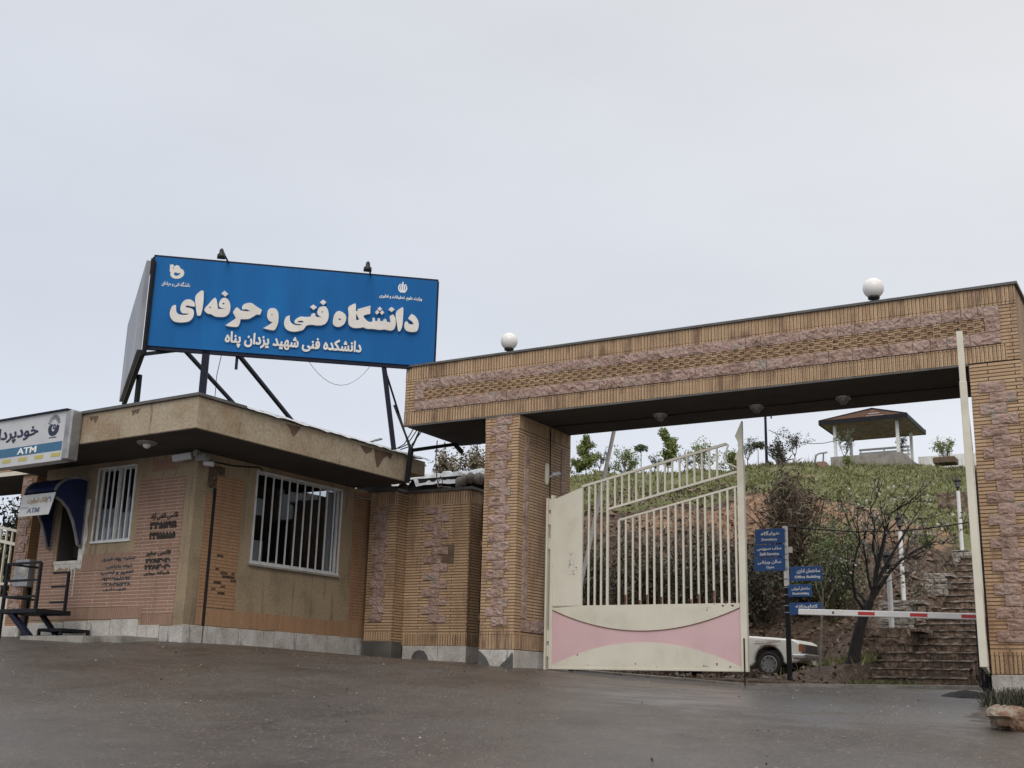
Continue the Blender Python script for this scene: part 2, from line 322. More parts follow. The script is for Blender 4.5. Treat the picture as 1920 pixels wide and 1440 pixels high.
# asphalt: wet, patchy, with a film of water near the gate
def asphalt():
    m = mat('wet_asphalt', .6); t = NT(m); ob = t.mapping('Object')
    big = t.noise(ob, .35, 5, .6); mid = t.noise(ob, 2.2, 5, .6); gr = t.noise(ob, 42, 3, .7); sp = t.noise(ob, 110, 2, .5)
    c = t.ramp(big, [(.3, (.043,.032,.024)), (.5, (.060,.046,.035)), (.7, (.077,.061,.048))])
    c = t.mix(1.0, c, t.ramp(mid, [(.3, .80), (.7, 1.18)]), 'MULTIPLY')
    c = t.mix(1.0, c, t.ramp(gr, [(.3, .6), (.5, 1.0), (.72, 1.5)]), 'MULTIPLY')
    c = t.mix(1.0, c, t.ramp(t.noise(ob, 8.5, 6, .7), [(.33, .78), (.5, 1.0), (.66, 1.22)]), 'MULTIPLY')
    for sc_, th, amt, col in ((26, .20, .6, (.27,.25,.22)), (12, .12, .7, (.34,.32,.29)), (5.5, .07, .8, (.40,.38,.35))):   # aggregate showing through the binder
        vo = t.new('ShaderNodeTexVoronoi'); vo.inputs['Scale'].default_value = sc_; t.link(t.mapping('Object', loc=(sc_*.37, 0, 0)), vo.inputs['Vector'])
        pick = t.new('ShaderNodeSeparateColor'); t.link(vo.outputs['Color'], pick.inputs[0])
        k_ = t.math('MULTIPLY', t.ramp(vo.outputs['Distance'], [(th*.7, 1.0), (th*1.6, 0.0)]), t.ramp(pick.outputs[0], [(.62, 0.0), (.66, 1.0)]))
        c = t.mix(t.math('MULTIPLY', k_, amt), c, col)
    wv = t.new('ShaderNodeVectorMath'); wv.operation = 'ADD'; t.link(ob, wv.inputs[0])     # long cracks
    nv_ = t.new('ShaderNodeTexNoise'); nv_.inputs['Scale'].default_value = 1.1; nv_.inputs['Detail'].default_value = 6; t.link(ob, nv_.inputs['Vector'])
    sv = t.new('ShaderNodeVectorMath'); sv.operation = 'SCALE'; sv.inputs['Scale'].default_value = 1.6; t.link(nv_.outputs['Color'], sv.inputs[0]); t.link(sv.outputs[0], wv.inputs[1])
    ve = t.new('ShaderNodeTexVoronoi'); ve.feature = 'DISTANCE_TO_EDGE'; ve.inputs['Scale'].default_value = .16; t.link(wv.outputs[0], ve.inputs['Vector'])
    ck = t.math('MULTIPLY', t.ramp(ve.outputs['Distance'], [(.002, 1.0), (.006, 0.0)]), t.ramp(t.noise(ob, .5, 3), [(.48, 0.0), (.56, 1.0)]))
    c = t.mix(t.math('MULTIPLY', ck, .8), c, (.014,.012,.010))
    ol = t.ramp(t.noise(t.mapping('Object', sc=(1.2, .35, 1)), 1.1, 5, .65), [(.58, 0.0), (.70, 1.0)]); c = t.mix(t.math('MULTIPLY', ol, .65), c, (.026,.020,.016))
    # puddle film right of the gate, with its sky sheen lightened into the colour
    pv = t.new('ShaderNodeSeparateXYZ'); t.link(t.tc.outputs['Object'], pv.inputs[0])
    dx = t.math('DIVIDE', t.math('ADD', pv.outputs['X'], 4.6), 4.2); dy = t.math('DIVIDE', t.math('SUBTRACT', pv.outputs['Y'], 18.6), 4.6)
    d = t.math('SQRT', t.math('ADD', t.math('MULTIPLY', dx, dx), t.math('MULTIPLY', dy, dy)))
    wet = t.math('ADD', t.math('SUBTRACT', 1.0, d), t.math('MULTIPLY', t.math('SUBTRACT', t.noise(t.mapping('Object', sc=(.5, 1.4, 1)), 1.6, 5, .6), .5), 2.6))
    wf = t.ramp(wet, [(.05, 0.0), (.55, 1.0)])
    ro = t.ramp(t.noise(ob, .8, 5, .65), [(.3, .29), (.7, .52)])
    c = t.mix(t.ramp(t.noise(ob, .22, 3, .5), [(.45, 0.0), (.62, .45)]), c, (.095,.09,.085)); t.color(t.mix(t.math('MULTIPLY', wf, .45), c, (.10,.10,.10)))
    rr = t.new('ShaderNodeMix'); rr.data_type = 'FLOAT'; t.link(wf, rr.inputs[0]); t.link(ro, rr.inputs[2]); rr.inputs[3].default_value = .30
    t.rough(rr.outputs[0])
    h = t.math('ADD', t.math('MULTIPLY', gr, 1.0), t.math('MULTIPLY', mid, .6))
    b = t.new('ShaderNodeBump'); b.inputs['Distance'].default_value = .012
    bs = t.new('ShaderNodeMix'); bs.data_type = 'FLOAT'; t.link(wf, bs.inputs[0]); bs.inputs[2].default_value = .75; bs.inputs[3].default_value = .22
    t.link(bs.outputs[0], b.inputs['Strength']); t.link(h, b.inputs['Height']); t.link(b.outputs[0], t.b.inputs['Normal'])
    return m
M['asphalt'] = asphalt()
def terrain_mat():
    m = mat('hillside_soil_and_grass', .9); t = NT(m); ob = t.mapping('Object')
    at = t.new('ShaderNodeVertexColor'); at.layer_name = 'cover'
    sx = t.new('ShaderNodeSeparateColor'); t.link(at.outputs['Color'], sx.inputs[0])
    nz = t.noise(ob, .9, 6, .65); nf = t.noise(ob, 6, 5, .65); n3 = t.noise(ob, 22, 4, .6)
    soil = t.ramp(nf, [(.28, (.038,.026,.018)), (.5, (.098,.064,.045)), (.7, (.19,.13,.09))])
    clay = t.ramp(nf, [(.28, (.085,.045,.027)), (.45, (.23,.13,.075)), (.60, (.37,.24,.15)), (.78, (.50,.37,.26))])
    grass = t.ramp(nf, [(.25, (.09,.10,.035)), (.5, (.16,.17,.06)), (.75, (.24,.215,.11))])
    def edge(ch): return t.ramp(t.math('ADD', ch, t.math('MULTIPLY', t.math('SUBTRACT', nz, .5), .9)), [(.40, 0.0), (.58, 1.0)])
    c = t.mix(edge(sx.outputs[0]), soil, clay); c = t.mix(edge(sx.outputs[1]), c, grass)
    c = t.mix(1.0, c, t.ramp(n3, [(.3, .55), (.7, 1.35)]), 'MULTIPLY')
    t.color(c); t.bump(t.math('ADD', nf, t.math('MULTIPLY', n3, .5)), 1.0, .12)
    return m
M['terrain'] = terrain_mat()
# ------------------------------------------------------------------ ground
class RBF:
    def __init__(s, P, z):
        s.P = np.asarray(P, float); z = np.asarray(z, float); n = len(z)
        A = np.linalg.norm(s.P[:, None]-s.P[None], axis=2); Q = np.hstack([np.ones((n, 1)), s.P])
        K = np.block([[A, Q], [Q.T, np.zeros((3, 3))]]); s.c = np.linalg.solve(K, np.concatenate([z, [0, 0, 0]]))
    def __call__(s, x, y):
        X = np.stack([np.ravel(x), np.ravel(y)], 1).astype(float)
        A = np.linalg.norm(X[:, None]-s.P[None], axis=2)
        return (A @ s.c[:-3] + s.c[-3] + X @ s.c[-2:]).reshape(np.shape(x))
_rp = [(0,0,-1.62),(-10,-2,-1.3),(10,-2,-1.95),(-6,8.5,-.74),(0,9,-.95),(8,10,-1.2),(-14,9,-.30),(-22,9,.1),(-30,6,.2),(25,20,-.9),(6,20,-.25),
  (-12.8,20.6,.585),(-12,20.6,.53),(-3.2,20.6,.12),(-7.5,21.6,.277),(-11.6,21.7,.525),(-14.1,22.2,.68),(-16.6,21.8,.74),(-17.02,16.7,.825),(-16.85,19.3,.82),
  (-19.8,16.8,.93),(-23.3,18,1.0),(-30,18,1.3),(-2.9,17.5,-.05),(-6.0,24.0,.335),(-4,24,.345),(-8.37,24,.309),(-11.6,24.6,.50),(3,24,.3),(-24,24,1.3)]
road_z = RBF([p[:2] for p in _rp], [p[2] for p in _rp])
_hp = [(-25,24,1.2),(-12,25,.5),(-6,24.6,.36),(-4,24.6,.38),(3,24.6,.4),(14,25,.3),(-32,20,1.4),(-45,20,2)]
for x, y, D in ((1090,1256,25.2),(1250,1270,24.8),(1420,1274,24.3),(1520,1268,24.6),(1600,1240,25.4),(1445,1268,28.2),(1300,1270,28.6),(1500,1268,28),(1200,1262,28),(1250,1212,31),(1420,1208,31),(1540,1200,30.5),
    (1250,1100,34.5),(1450,1080,34.5),(1560,1120,32.5),(1100,1090,34.5),(1100,968,38),(1250,945,38.5),(1400,930,38.5),(1500,936,38),(1600,955,38),(1680,962,40),
    (1200,912,50),(1450,900,52),(1650,900,54),(1080,893,58),(1200,892,60),(1330,894,60),(1400,882,62),(1500,877,64),(1600,876,64),(1700,878,64),(1800,876,64),
    (1720,1015,36),(1750,965,42),(1770,1045,36),(1690,1128,31.5),(1665,1190,28),(1800,920,50),(1900,1010,38),(1900,900,60),(1900,1150,30)):
    p = at_depth(x, y, D); _hp.append(tuple(p))
for x, y, z in ((-60,60,12.0),(-45,75,12.4),(-20,85,13.0),(0,85,13.2),(30,70,12),(30,40,6),(-60,40,6.5),(-40,33,5),(-100,60,10),(60,60,8),(-28,26,2.2),(-22,30,3.4),(-17,33,4.6),(-28,33,4.6),(-50,26,3)): _hp.append((x,y,z))
steps = [(1269,1628,1808,24.3),(1252.8,1635,1811,24.63),(1237.4,1646,1822,24.96),(1222,1652,1830,25.3),(1206.8,1703,1836,26.0),(1193.8,1705,1838,26.35),(1180.8,1707,1840,26.7),(1167.8,1711,1842,27.05),
 (1158,1735,1846,28.0),(1149,1750,1850,29.0),(1139.5,1768,1852,30.2),(1126.5,1771,1856,30.6),(1114.7,1773,1860,31.0),(1102.9,1775,1864,31.4),(1091,1779,1868,31.8),(1080,1783,1872,32.2),(1068,1788,1880,32.8),(1056,1794,1886,33.4),(1044,1800,1890,34.0)]
STEPS = []
for yt, xl, xr, D in steps:
    a = at_depth((xl+xr)/2, yt, D); STEPS.append((on_y(xl, yt, a[1])[0], on_y(xr, yt, a[1])[0], a[1], a[2]))
hill_z0 = RBF([p[:2] for p in _hp], [p[2] for p in _hp])
def vnoise(x, y, s, seed=0):
    x = np.asarray(x)*s; y = np.asarray(y)*s; xi = np.floor(x); yi = np.floor(y); fx = x-xi; fy = y-yi
    def h(a, b):
        q = np.sin(a*127.1+b*311.7+seed*74.7)*43758.5453; return q-np.floor(q)
    fx = fx*fx*(3-2*fx); fy = fy*fy*(3-2*fy)
    return (h(xi,yi)*(1-fx)+h(xi+1,yi)*fx)*(1-fy)+(h(xi,yi+1)*(1-fx)+h(xi+1,yi+1)*fx)*fy
def hill_z(x, y):
    x = np.asarray(x, float); y = np.asarray(y, float)
    a = np.clip((y-25)/6, 0, 1)
    z = hill_z0(x, y)+a*(.55*(vnoise(x,y,.55,1)-.5)+.30*(vnoise(x,y,1.3,2)-.5)+.16*(vnoise(x,y,3.1,3)-.5))
    fw = np.clip(1-np.maximum(np.abs(x+11.8)/3.8-.75, 0)*4, 0, 1)*np.clip((31-y)/1.5, 0, 1); z = np.where(y > 24, z*(1-fw)+np.minimum(z, .50)*fw, z)
    z = np.where((x > STEPS[0][0]-.35) & (x < STEPS[0][1]+.6) & (y < STEPS[0][2]+.1), np.minimum(z, .30), z)
    for k, (xa, xb, Y, zs) in enumerate(STEPS):     # cut the bed of the stairs into the slope
        Yn = STEPS[k+1][2] if k+1 < len(STEPS) else Y+.6
        z = np.where((x > xa-.12) & (x < xb+.6) & (y > Y-.35) & (y < Yn+.45), np.minimum(z, zs-.22), z)
    return z
def rz(x, y): return float(road_z(np.array([x]), np.array([y]))[0])
def hz(x, y): return float(hill_z(np.array([x]), np.array([y]))[0])
def grid(name, xs, ys, zf, m):
    X, Y = np.meshgrid(xs, ys); Z = zf(X, Y); nx, ny = len(xs), len(ys)
    mb = MB(); mb.add(np.stack([X, Y, Z], 2).reshape(-1, 3), [(j*nx+i, j*nx+i+1, (j+1)*nx+i+1, (j+1)*nx+i) for j in range(ny-1) for i in range(nx-1)], True)
    return mb.build(name, m)
KY = 23.95
rd = grid('road', np.concatenate([np.arange(-70,-30,4), np.arange(-30,8,.4), np.arange(8,60,4)]), np.concatenate([np.arange(-30,0,3), np.arange(0,KY,.4), [KY]]),
     lambda x, y: road_z(x, y)+.012*(vnoise(x,y,.8,5)-.5)*2, M['asphalt']); prop(rd, kind='structure')
xs = np.concatenate([np.arange(-1500,-120,120), np.arange(-120,-40,8), np.arange(-40,-22,1.5), np.arange(-22,4,.32), np.arange(4,40,3), np.arange(40,1501,120)])
ys = np.concatenate([[KY-.02, KY+.02], np.arange(24.2,46,.32), np.arange(46,72,.8), np.arange(72,120,6), np.arange(120,1500,150)])
tr = grid('hillside', xs, ys, lambda x, y: np.where(y < KY, road_z(x, y)-.5, np.where(y > 100, np.minimum(hill_z0(x, np.minimum(y,100))*np.exp(-(y-100)/400), 12.5), hill_z(x, y))), M['terrain'])
prop(tr, kind='structure')
me = tr.data; nv = len(me.vertices); cc = np.empty(nv*3); me.vertices.foreach_get('co', cc); cc = cc.reshape(-1, 3)
# cover: red = bare clay on the cut bank, green = grass; judged from where things stand on the hill
q = (cc-0) @ RC.T; PXX = 960+FPX*q[:, 0]/np.maximum(q[:, 2], 1); DEP = q[:, 2]
hh = cc[:, 2]
def smooth(a, lo, hi):
    t = np.clip((a-lo)/(hi-lo), 0, 1); return t*t*(3-2*t)
X_, Y_ = cc[:, 0], cc[:, 1]
grass = smooth(DEP, 37.6, 39.2)
right = smooth(X_+.42*Y_-9.2, -.6, 1.6)*smooth(hh, 2.7, 4.0)          # the greener slope beside the upper stairs
grass = np.maximum(grass, right)
az_ = np.arctan2(X_, Y_); bare = smooth(az_, math.atan2(*at_depth(1325, 940, 38)[:2]), math.atan2(*at_depth(1400, 940, 38)[:2])); clay = smooth(hh, 3.8, 5.6)*(1-grass)*(.55+.45*bare)
patch = np.exp(-(((X_-(-16.6))/1.6)**2+((Y_-54)/1.8)**2)); grass = grass*(1-.9*patch); clay = np.maximum(clay, patch*.9)
ca = me.color_attributes.new('cover', 'FLOAT_COLOR', 'POINT')
ca.data.foreach_set('color', np.stack([clay, grass, np.zeros(nv), np.ones(nv)], 1).astype(np.float32).ravel())
# kerb strip of worn concrete along the far side of the road
mb = MB(); kx = np.arange(-13, 4.01, .5)
for a, b in zip(kx[:-1], kx[1:]):
    za, zb = rz(a, KY), rz(b, KY)
    mb.add([(a,KY-.16,za-.2),(b,KY-.16,zb-.2),(b,KY+.12,zb-.2),(a,KY+.12,za-.2),(a,KY-.16,za+.05),(b,KY-.16,zb+.05),(b,KY+.12,zb+.06),(a,KY+.12,za+.06)], [(0,3,2,1),(4,5,6,7),(0,1,5,4),(1,2,6,5),(2,3,7,6),(3,0,4,7)])
k = mb.build('kerb', M['concrete']); prop(k, kind='structure')

# ------------------------------------------------------------------ rock-faced stone
def stone(mb, o, ux, uz, n, w, h, out=.045, seed=0, nu=7, nv=5):
    """a rough block laid on a wall: origin o, along ux, up uz, sticking out along n"""
    r = np.random.default_rng(seed); o = np.array(o, float); ux = np.array(ux, float); uz = np.array(uz, float); n = np.array(n, float)
    vs = []; fs = []
    for j in range(nv+1):
        for i in range(nu+1):
            e = min(i, nu-i, j, nv-j)
            d = out*(.62+.2*r.random() if e == 0 else .55+.75*r.random()); a = (i+(0 if i in (0, nu) else r.uniform(-.35, .35)))/nu; b = (j+(0 if j in (0, nv) else r.uniform(-.35, .35)))/nv
            ja, jb = (r.uniform(-.006, .006), r.uniform(-.006, .006))
            vs.append(o+ux*(w*a+ja)+uz*(h*b+jb)+n*d)
    for j in range(nv):
        for i in range(nu):
            p = j*(nu+1)+i
            if r.random() < .5: fs += [(p, p+1, p+nu+2), (p, p+nu+2, p+nu+1)]
            else: fs += [(p, p+1, p+nu+1), (p+1, p+nu+2, p+nu+1)]
    b = len(vs); ring = [i for i in range(nu+1)]+[(j+1)*(nu+1)-1 for j in range(1, nv+1)]+[nv*(nu+1)+i for i in range(nu-1, -1, -1)]+[j*(nu+1) for j in range(nv-1, 0, -1)]
    for k_ in ring: vs.append(vs[k_]-n*(np.dot(vs[k_]-o, n)+.02))
    L = len(ring)
    for k_ in range(L): fs.append((ring[k_], b+k_, b+(k_+1) % L, ring[(k_+1) % L]))
    mb.add(vs, fs)
def stone_column(mb, x0, wA, oA, wB, oB, ytop, z0, z1, y, hh=.186, seed=0):
    z = z1; i = 0
    while z-hh > z0:
        w_, o_ = (wA, oA) if i % 2 == 0 else (wB, oB)
        stone(mb, (x0+o_, y, z-hh+.006), (1,0,0), (0,0,1), (0,-1,0), w_, hh-.012, seed=seed+i, out=.032); z -= hh; i += 1
# ------------------------------------------------------------------ the gate portal
YG, YB = 20.627, 22.93
g = thing('gate_portal', 'large tan brick gateway beam on two pillars with bands of pink stone', 'gateway', (-8, 21.8, .3))
XL, XR = -14.93, -2.39; ZB, ZT = 5.63, 6.95
beam = MB(); beam.box(XL, XR, YG, YB, ZB+.02, ZT); beam = beam.build('beam', M['brick'], g)
mb = MB(); mb.box(XL-.05, XR+.05, YG-.05, YB+.05, ZT, ZT+.045); mb.build('coping', M['coping'], g)
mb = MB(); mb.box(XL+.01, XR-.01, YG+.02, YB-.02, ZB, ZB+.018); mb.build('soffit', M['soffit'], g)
mb = MB(); mb.box(XL, XR-.82, YG-.018, YG+.018, ZB-.018, ZB+.014); mb.build('drip_edge', M['coping'], g)
mb = MB()
def soldiers(mb, x0, x1, z0, z1, y, pitch=.0665, seed=1):
    r = np.random.default_rng(seed); n = int(round((x1-x0)/pitch)); p = (x1-x0)/n
    for i in range(n):
        d = .010+r.uniform(-.004, .005); mb.box(x0+i*p+.005, x0+(i+1)*p-.005, y-d, y+.01, z0+r.uniform(0, .004), z1-r.uniform(0, .004))
mb.box(XL, XR, YG-.002, YG+.01, 6.665, ZT-.002); mb.box(XL, XR, YG-.013, YG+.01, 6.622, 6.655); soldiers(mb, XL, XR, 6.665, ZT-.004, YG, seed=3)
mb.build('upright_brick_band', M['soldier'], g); mb = MB()
soldiers(mb, XL, XR-.2, ZB+.02, 5.905, YG, seed=4); mb.box(XL, XR-.2, YG-.012, YG+.01, 5.91, 5.935)
mb.build('upright_brick_band', M['soldier'], g)
mb = MB(); sx0, sx1 = -14.66, -2.66; r = np.random.default_rng(11); sd_ = 100
def stone_run(z0, z1, a, b):
    global sd_
    x = a
    while x < b-.05:
        wd = min(r.uniform(.26, .46), b-x)
        if b-x-wd < .15: wd = b-x
        stone(mb, (x, YG, z0), (1,0,0), (0,0,1), (0,-1,0), wd-.006, z1-z0, out=.042, seed=sd_, nu=9); x += wd; sd_ += 1
stone_run(6.415, 6.615, sx0, sx1); stone_run(5.945, 6.155, sx0, sx1)
for xx in (sx0, sx1-.24): stone(mb, (xx, YG, 6.16), (1,0,0), (0,0,1), (0,-1,0), .235, .25, out=.05, seed=sd_); sd_ += 1
mb.build('pink_stone_band', M['stone'], g)
mb = MB(); zz = 6.162; rowh = .0625      # woven relief of stepped bricks
for j in range(4):
    x = sx0+.245-(.11 if j % 2 else 0); i = 0
    while x < sx1-.25:
        for (p0, p1, d) in ((0, .128, .030), (.132, .216, .004)):
            a, b = max(x+p0, sx0+.243), min(x+p1, sx1-.243)
            if b > a+.01: mb.box(a, b, YG-d-.003*(i % 2), YG+.005, zz+j*rowh+(.001 if d > .01 else .006), zz+(j+1)*rowh-(.006 if d > .01 else .001))
        x += .22; i += 1
mb.build('woven_brick_relief', M['brick'], g)
def gate_pillar(x0, x1, zg, zpl, seed, offs):
    p = MB(); p.box(x0, x1, YG, YB, zpl, ZB); p = p.build('pillar', M['brick'], g)
    q = MB(); q.box(x0-.012, x1+.012, YG-.014, YB+.012, zg-.4, zpl-.01)
    q.build('stone_plinth', M['plinth'], p, bevel=.012)
    q = MB(); soldiers(q, x0, x1, zpl, zpl+.285, YG, seed=seed); q.box(x0, x1, YG-.01, YG+.01, zpl+.29, zpl+.34)
    n = int((YB-YG)/.0665)
    q2 = MB(); q3 = MB(); q4 = MB()
    for xx, sg in ((x0, -1), (x1, 1)):
        for i in range(n):
            y = YG+.004+i*.0665; a, b = (xx-.012, xx+.01) if sg < 0 else (xx-.01, xx+.012)
            (q if sg > 0 else q3).box(a, b, y, y+.057, zpl, zpl+.285); (q2 if sg > 0 else q4).box(a, b, y, y+.057, ZB-.30, ZB-.02)
    q.build('upright_bricks', M['soldier'], p); [z_.build('upright_bricks', M['soldier'], p) for z_ in (q2, q3, q4)]
    q = MB(); stone_column(q, x0, offs[0], offs[1], offs[2], offs[3], 0, zpl+.38, ZB-.02 if x0 < -8 else ZB-.33, YG, seed=seed*50)
    q.build('pink_stone_column', M['stone'], p); q = MB()
    if x0 < -8:
        for y0, wd in ((YG+.26, .2), (YG+1.86, .2)):
            z = zpl+.62; i = 0
            while z < 5.1:
                stone(q, (x1, y0, z), (0,1,0), (0,0,1), (1,0,0), wd, .33, out=.03, seed=seed*70+i, nu=3, nv=4); z += .34; i += 1
        y = YG+.26
        for i in range(5): stone(q, (x1, y, zpl+.36), (0,1,0), (0,0,1), (1,0,0), .35, .235, out=.03, seed=seed*90+i); y += .36
        q.build('pink_stone_strip', M['stone'], p)
gate_pillar(-12.815, -12.02, .55, .885, 5, (.37, .27, .40, .13))
gate_pillar(-3.205, XR, .13, .53, 9, (.41, .13, .42, .29))
# globes on the coping
def globe(x, label):
    o = thing('globe_lamp', label, 'lamp', (x, 20.95, ZT+.045), 0, 'globe lamps on the gateway beam')
    mb = MB(); mb.lathe((0,0,0), [(.075,0),(.075,.015),(.045,.03),(.045,.13),(.10,.15),(.105,.19),(.07,.2)], 20); mb.build('lamp_stem', M['lampblack'], o, local=True)
    mb = MB(); pr = [(.185*math.sin(a), .35-.185*math.cos(a)) for a in np.linspace(.35, math.pi, 18)]; mb.lathe((0,0,0), pr, 28); mb.build('opal_globe', M['globe'], o, local=True)
    return o
gl = globe(-12.50, 'white opal globe lamp above the left gate pillar')
dup(gl, (-4.80, 20.95, ZT+.045), .6, 'white opal globe lamp near the right end of the beam', scale=1.03)
# lamps and cable under the beam
def soffit_lamp(x, y, label):
    o = thing('soffit_lamp', label, 'lamp', (x, y, ZB), 0, 'lamps under the gate beam')
    mb = MB(); mb.lathe((0,0,0), [(.15,0),(.15,-.03),(.11,-.06)], 18); mb.build('lamp_base', M['alu'], o, local=True)
    mb = MB(); mb.lathe((0,0,0), [(.085,-.06),(.08,-.10),(.05,-.135),(.0005,-.145)], 16); mb.build('glass_dome', M['headglass'], o, local=True); return o
sl_ = soffit_lamp(-9.4, 21.85, 'small dome lamp under the beam above the slanted gate railing')
dup(sl_, (-7.4, 21.95, ZB), .5, 'small dome lamp under the beam above the pointed gate post')
dup(sl_, (-5.7, 21.95, ZB), .9, 'small dome lamp under the beam above the gazebo roof')
mb = MB(); pts = [(-11.985, 21.95, 4.05), (-11.985, 21.93, 5.57), (-11.93, 21.92, 5.612)]+[(x, 21.92+.03*math.sin(x*1.7), 5.612-.012*abs(math.sin(x*1.1))) for x in np.linspace(-11.6, -3.4, 16)]
prop(mb.tube(pts, .012, 5).build('lamp_cable', M['black']), 'black cable along the dark underside of the gate beam', 'cable')
wc = on_x(1023, 890, -12.02); o = thing('wall_camera', 'small white camera on an arm on the inner side of the left pillar', 'camera', wc)
mb = MB(); mb.tube([(-11.99, wc[1], wc[2]+z) for z in (-.22, -.14, .16, .24)], [.03, .055, .055, .03], 8); mb.build('junction_cover', M['cream'], o)
mb = MB(); mb.tube([(-12.0, wc[1]+.05, wc[2]-.06), (-11.86, wc[1]+.1, wc[2]-.0)], .022, 6); mb.lathe((-11.9, wc[1]+.08, wc[2]), [(.035,0),(.045,.02),(.045,.16),(.02,.18)], 12, axis=(.75,.5,.2)); mb.build('camera_head', M['ivory'], o)

# ------------------------------------------------------------------ steel gate leaves
def gate_leaf(name, label, hinge, rzv, L=4.12, zb=.53, mirror=1, rod=.25):
    """local: x from hinge outwards, z world height minus hinge z"""
    o = thing(name, label, 'gate', hinge, rzv, 'two leaves of the main gate')
    t = .025; m = MB(); f = lambda *a: m.box(*a)
    zt0, zt1 = 3.42, 4.30   # top rail heights (above leaf bottom) at hinge side and free side
    f(0, .07, -.05, .05, 0, 3.5)                       # hinge stile
    f(L-.10, L+.03, -.05, .05, 0, 3.95)                # free upright
    m.box(0.07, L-.1, -.03, .03, 0, .05)
    m.build('gate_frame', M['cream'], o, local=True, bevel=.006)
    m = MB(); n = 24; xs_ = np.linspace(.07, L-.1, n+1)
    arc = lambda u: 1.17-.42*(1-(2*u-1)**2); arc2 = lambda u: .08+.45*(1-(2*u-1)**2)
    for i in range(n):   # cream band above the pink lens
        a, b = xs_[i], xs_[i+1]; ua, ub = i/n, (i+1)/n
        m.add([(a,-t,arc(ua)),(b,-t,arc(ub)),(b,-t,1.245),(a,-t,1.245),(a,t,arc(ua)),(b,t,arc(ub)),(b,t,1.245),(a,t,1.245)], [(0,1,2,3),(7,6,5,4),(0,4,5,1),(3,2,6,7)])
        m.add([(a,-t,.05),(b,-t,.05),(b,-t,arc2(ub)),(a,-t,arc2(ua)),(a,t,.05),(b,t,.05),(b,t,arc2(ub)),(a,t,arc2(ua))], [(0,1,2,3),(7,6,5,4),(0,4,5,1),(3,2,6,7)])
    m.add([(.07,-t,1.2),(.72,-t,1.245),(.72,-t,3.63),(.07,-t,3.42),(.07,t,1.2),(.72,t,1.245),(.72,t,3.63),(.07,t,3.42)], [(0,1,2,3),(7,6,5,4),(0,4,5,1),(1,5,6,2),(2,6,7,3),(3,7,4,0)])
    m.build('cream_panel', M['cream'], o, local=True)
    m = MB()
    for i in range(n):
        a, b = xs_[i], xs_[i+1]; ua, ub = i/n, (i+1)/n
        m.add([(a,-t+.006,arc2(ua)),(b,-t+.006,arc2(ub)),(b,-t+.006,arc(ub)),(a,-t+.006,arc(ua)),(a,t-.006,arc2(ua)),(b,t-.006,arc2(ub)),(b,t-.006,arc(ub)),(a,t-.006,arc(ua))], [(0,1,2,3),(7,6,5,4)])
    m.build('pink_panel', M['pink'], o, local=True)
    m = MB()
    for i in range(n):
        a, b = xs_[i], xs_[i+1]; ua, ub = i/n, (i+1)/n
        m.bar((a,-t-.002,arc(ua)-.008), (b,-t-.002,arc(ub)-.008), .016, .012)
    m.build('arched_trim', M['rust'], o, local=True)
    m = MB(); x3, x4 = .72, L-.1
    top = lambda x: 3.63+(x-.72)*(4.27-3.63)/(3.86-.72)*1.0
    low = lambda x: 3.15+(x-1.30)*(3.72-3.15)/(x4-1.30); inn = lambda x: 2.92+(x-1.55)*(3.44-2.92)/(x4-1.55)
    m.bar((.70,0,top(.70)+.02), (3.80,0,top(3.80)+.02), .05, .05)
    m.tube([(3.80,0,top(3.80)+.02),(3.84,0,top(3.8)),(3.80,0,4.12),(3.74,0,4.02),(3.80,0,3.90),(x4,0,3.80)], .02, 6)
    m.bar((1.30,0,low(1.30)), (x4,0,low(x4)), .04, .045); m.bar((1.28,0,1.24), (1.28,0,top(1.28)), .045); m.bar((1.53,0,1.24), (1.53,0,inn(1.53)), .04); m.bar((1.53,0,inn(1.53)), (x4,0,inn(x4)), .04)
    m.build('gate_rails', M['cream'], o, local=True)
    def bar(x, a, b):
        q = MB(); q.bar((x,0,a), (x,0,b), .034, .034, up=(0,1,0)); return q.build('gate_bar', M['cream'], o, local=True)
    for x in (.86, 1.0, 1.14): bar(x, 1.24, top(x))
    for x in np.arange(1.44, 3.76, .155): bar(x, low(x), top(x))
    for x in np.arange(1.68, x4-.05, .152): bar(x, 1.24, inn(x))
    q = MB(); q.prism([(0,0),(.16,0),(.16,.75),(.02,.46),(.075,.34),(.085,.2),(.03,.08)], (L-.145,-.042,3.95), (1,0,0), (0,0,1), .085, (0,1,0)); q.build('pointed_finial', M['cream'], o, local=True)
    q = MB(); q.tube([(L-.03,-.06,.6), (L-.03,-.06,-rod)], .014, 6); q.build('drop_bolt', M['black'], o, local=True)
    q = MB()
    for z in (.25, .55, 2.4, 2.9, 3.2): q.tube([(-.035,0,z), (-.035,0,z+.22)], .032, 8); q.box(-.09, .02, -.02, .02, z+.05, z+.17)
    q.box(-.10, -.06, -.06, .06, -.02, 3.45); q.build('hinge_post', M['cream'], o, local=True)
    q = MB()
    for (x, z, w_, h_) in ((x4-.55, 1.10, .35, .11), (x4-.2, 1.19, .18, .06)): q.box(x, x+w_, -t-.0025, -t, z, z+h_)
    return o
lf = gate_leaf('gate_leaf', 'closed cream steel gate leaf with slanted railing and pink lens-shaped panel', (-11.66, 21.45, .53), math.atan2(0.0, 1), rod=.26)
a_ = np.array((-3.37, 21.35)); b_ = np.array((-2.785, 17.30)); v_ = b_-a_
lf2 = dup(lf, (a_[0], a_[1], .53), math.atan2(v_[1], v_[0]), 'cream steel gate leaf swung open and seen edge-on beside the right pillar')
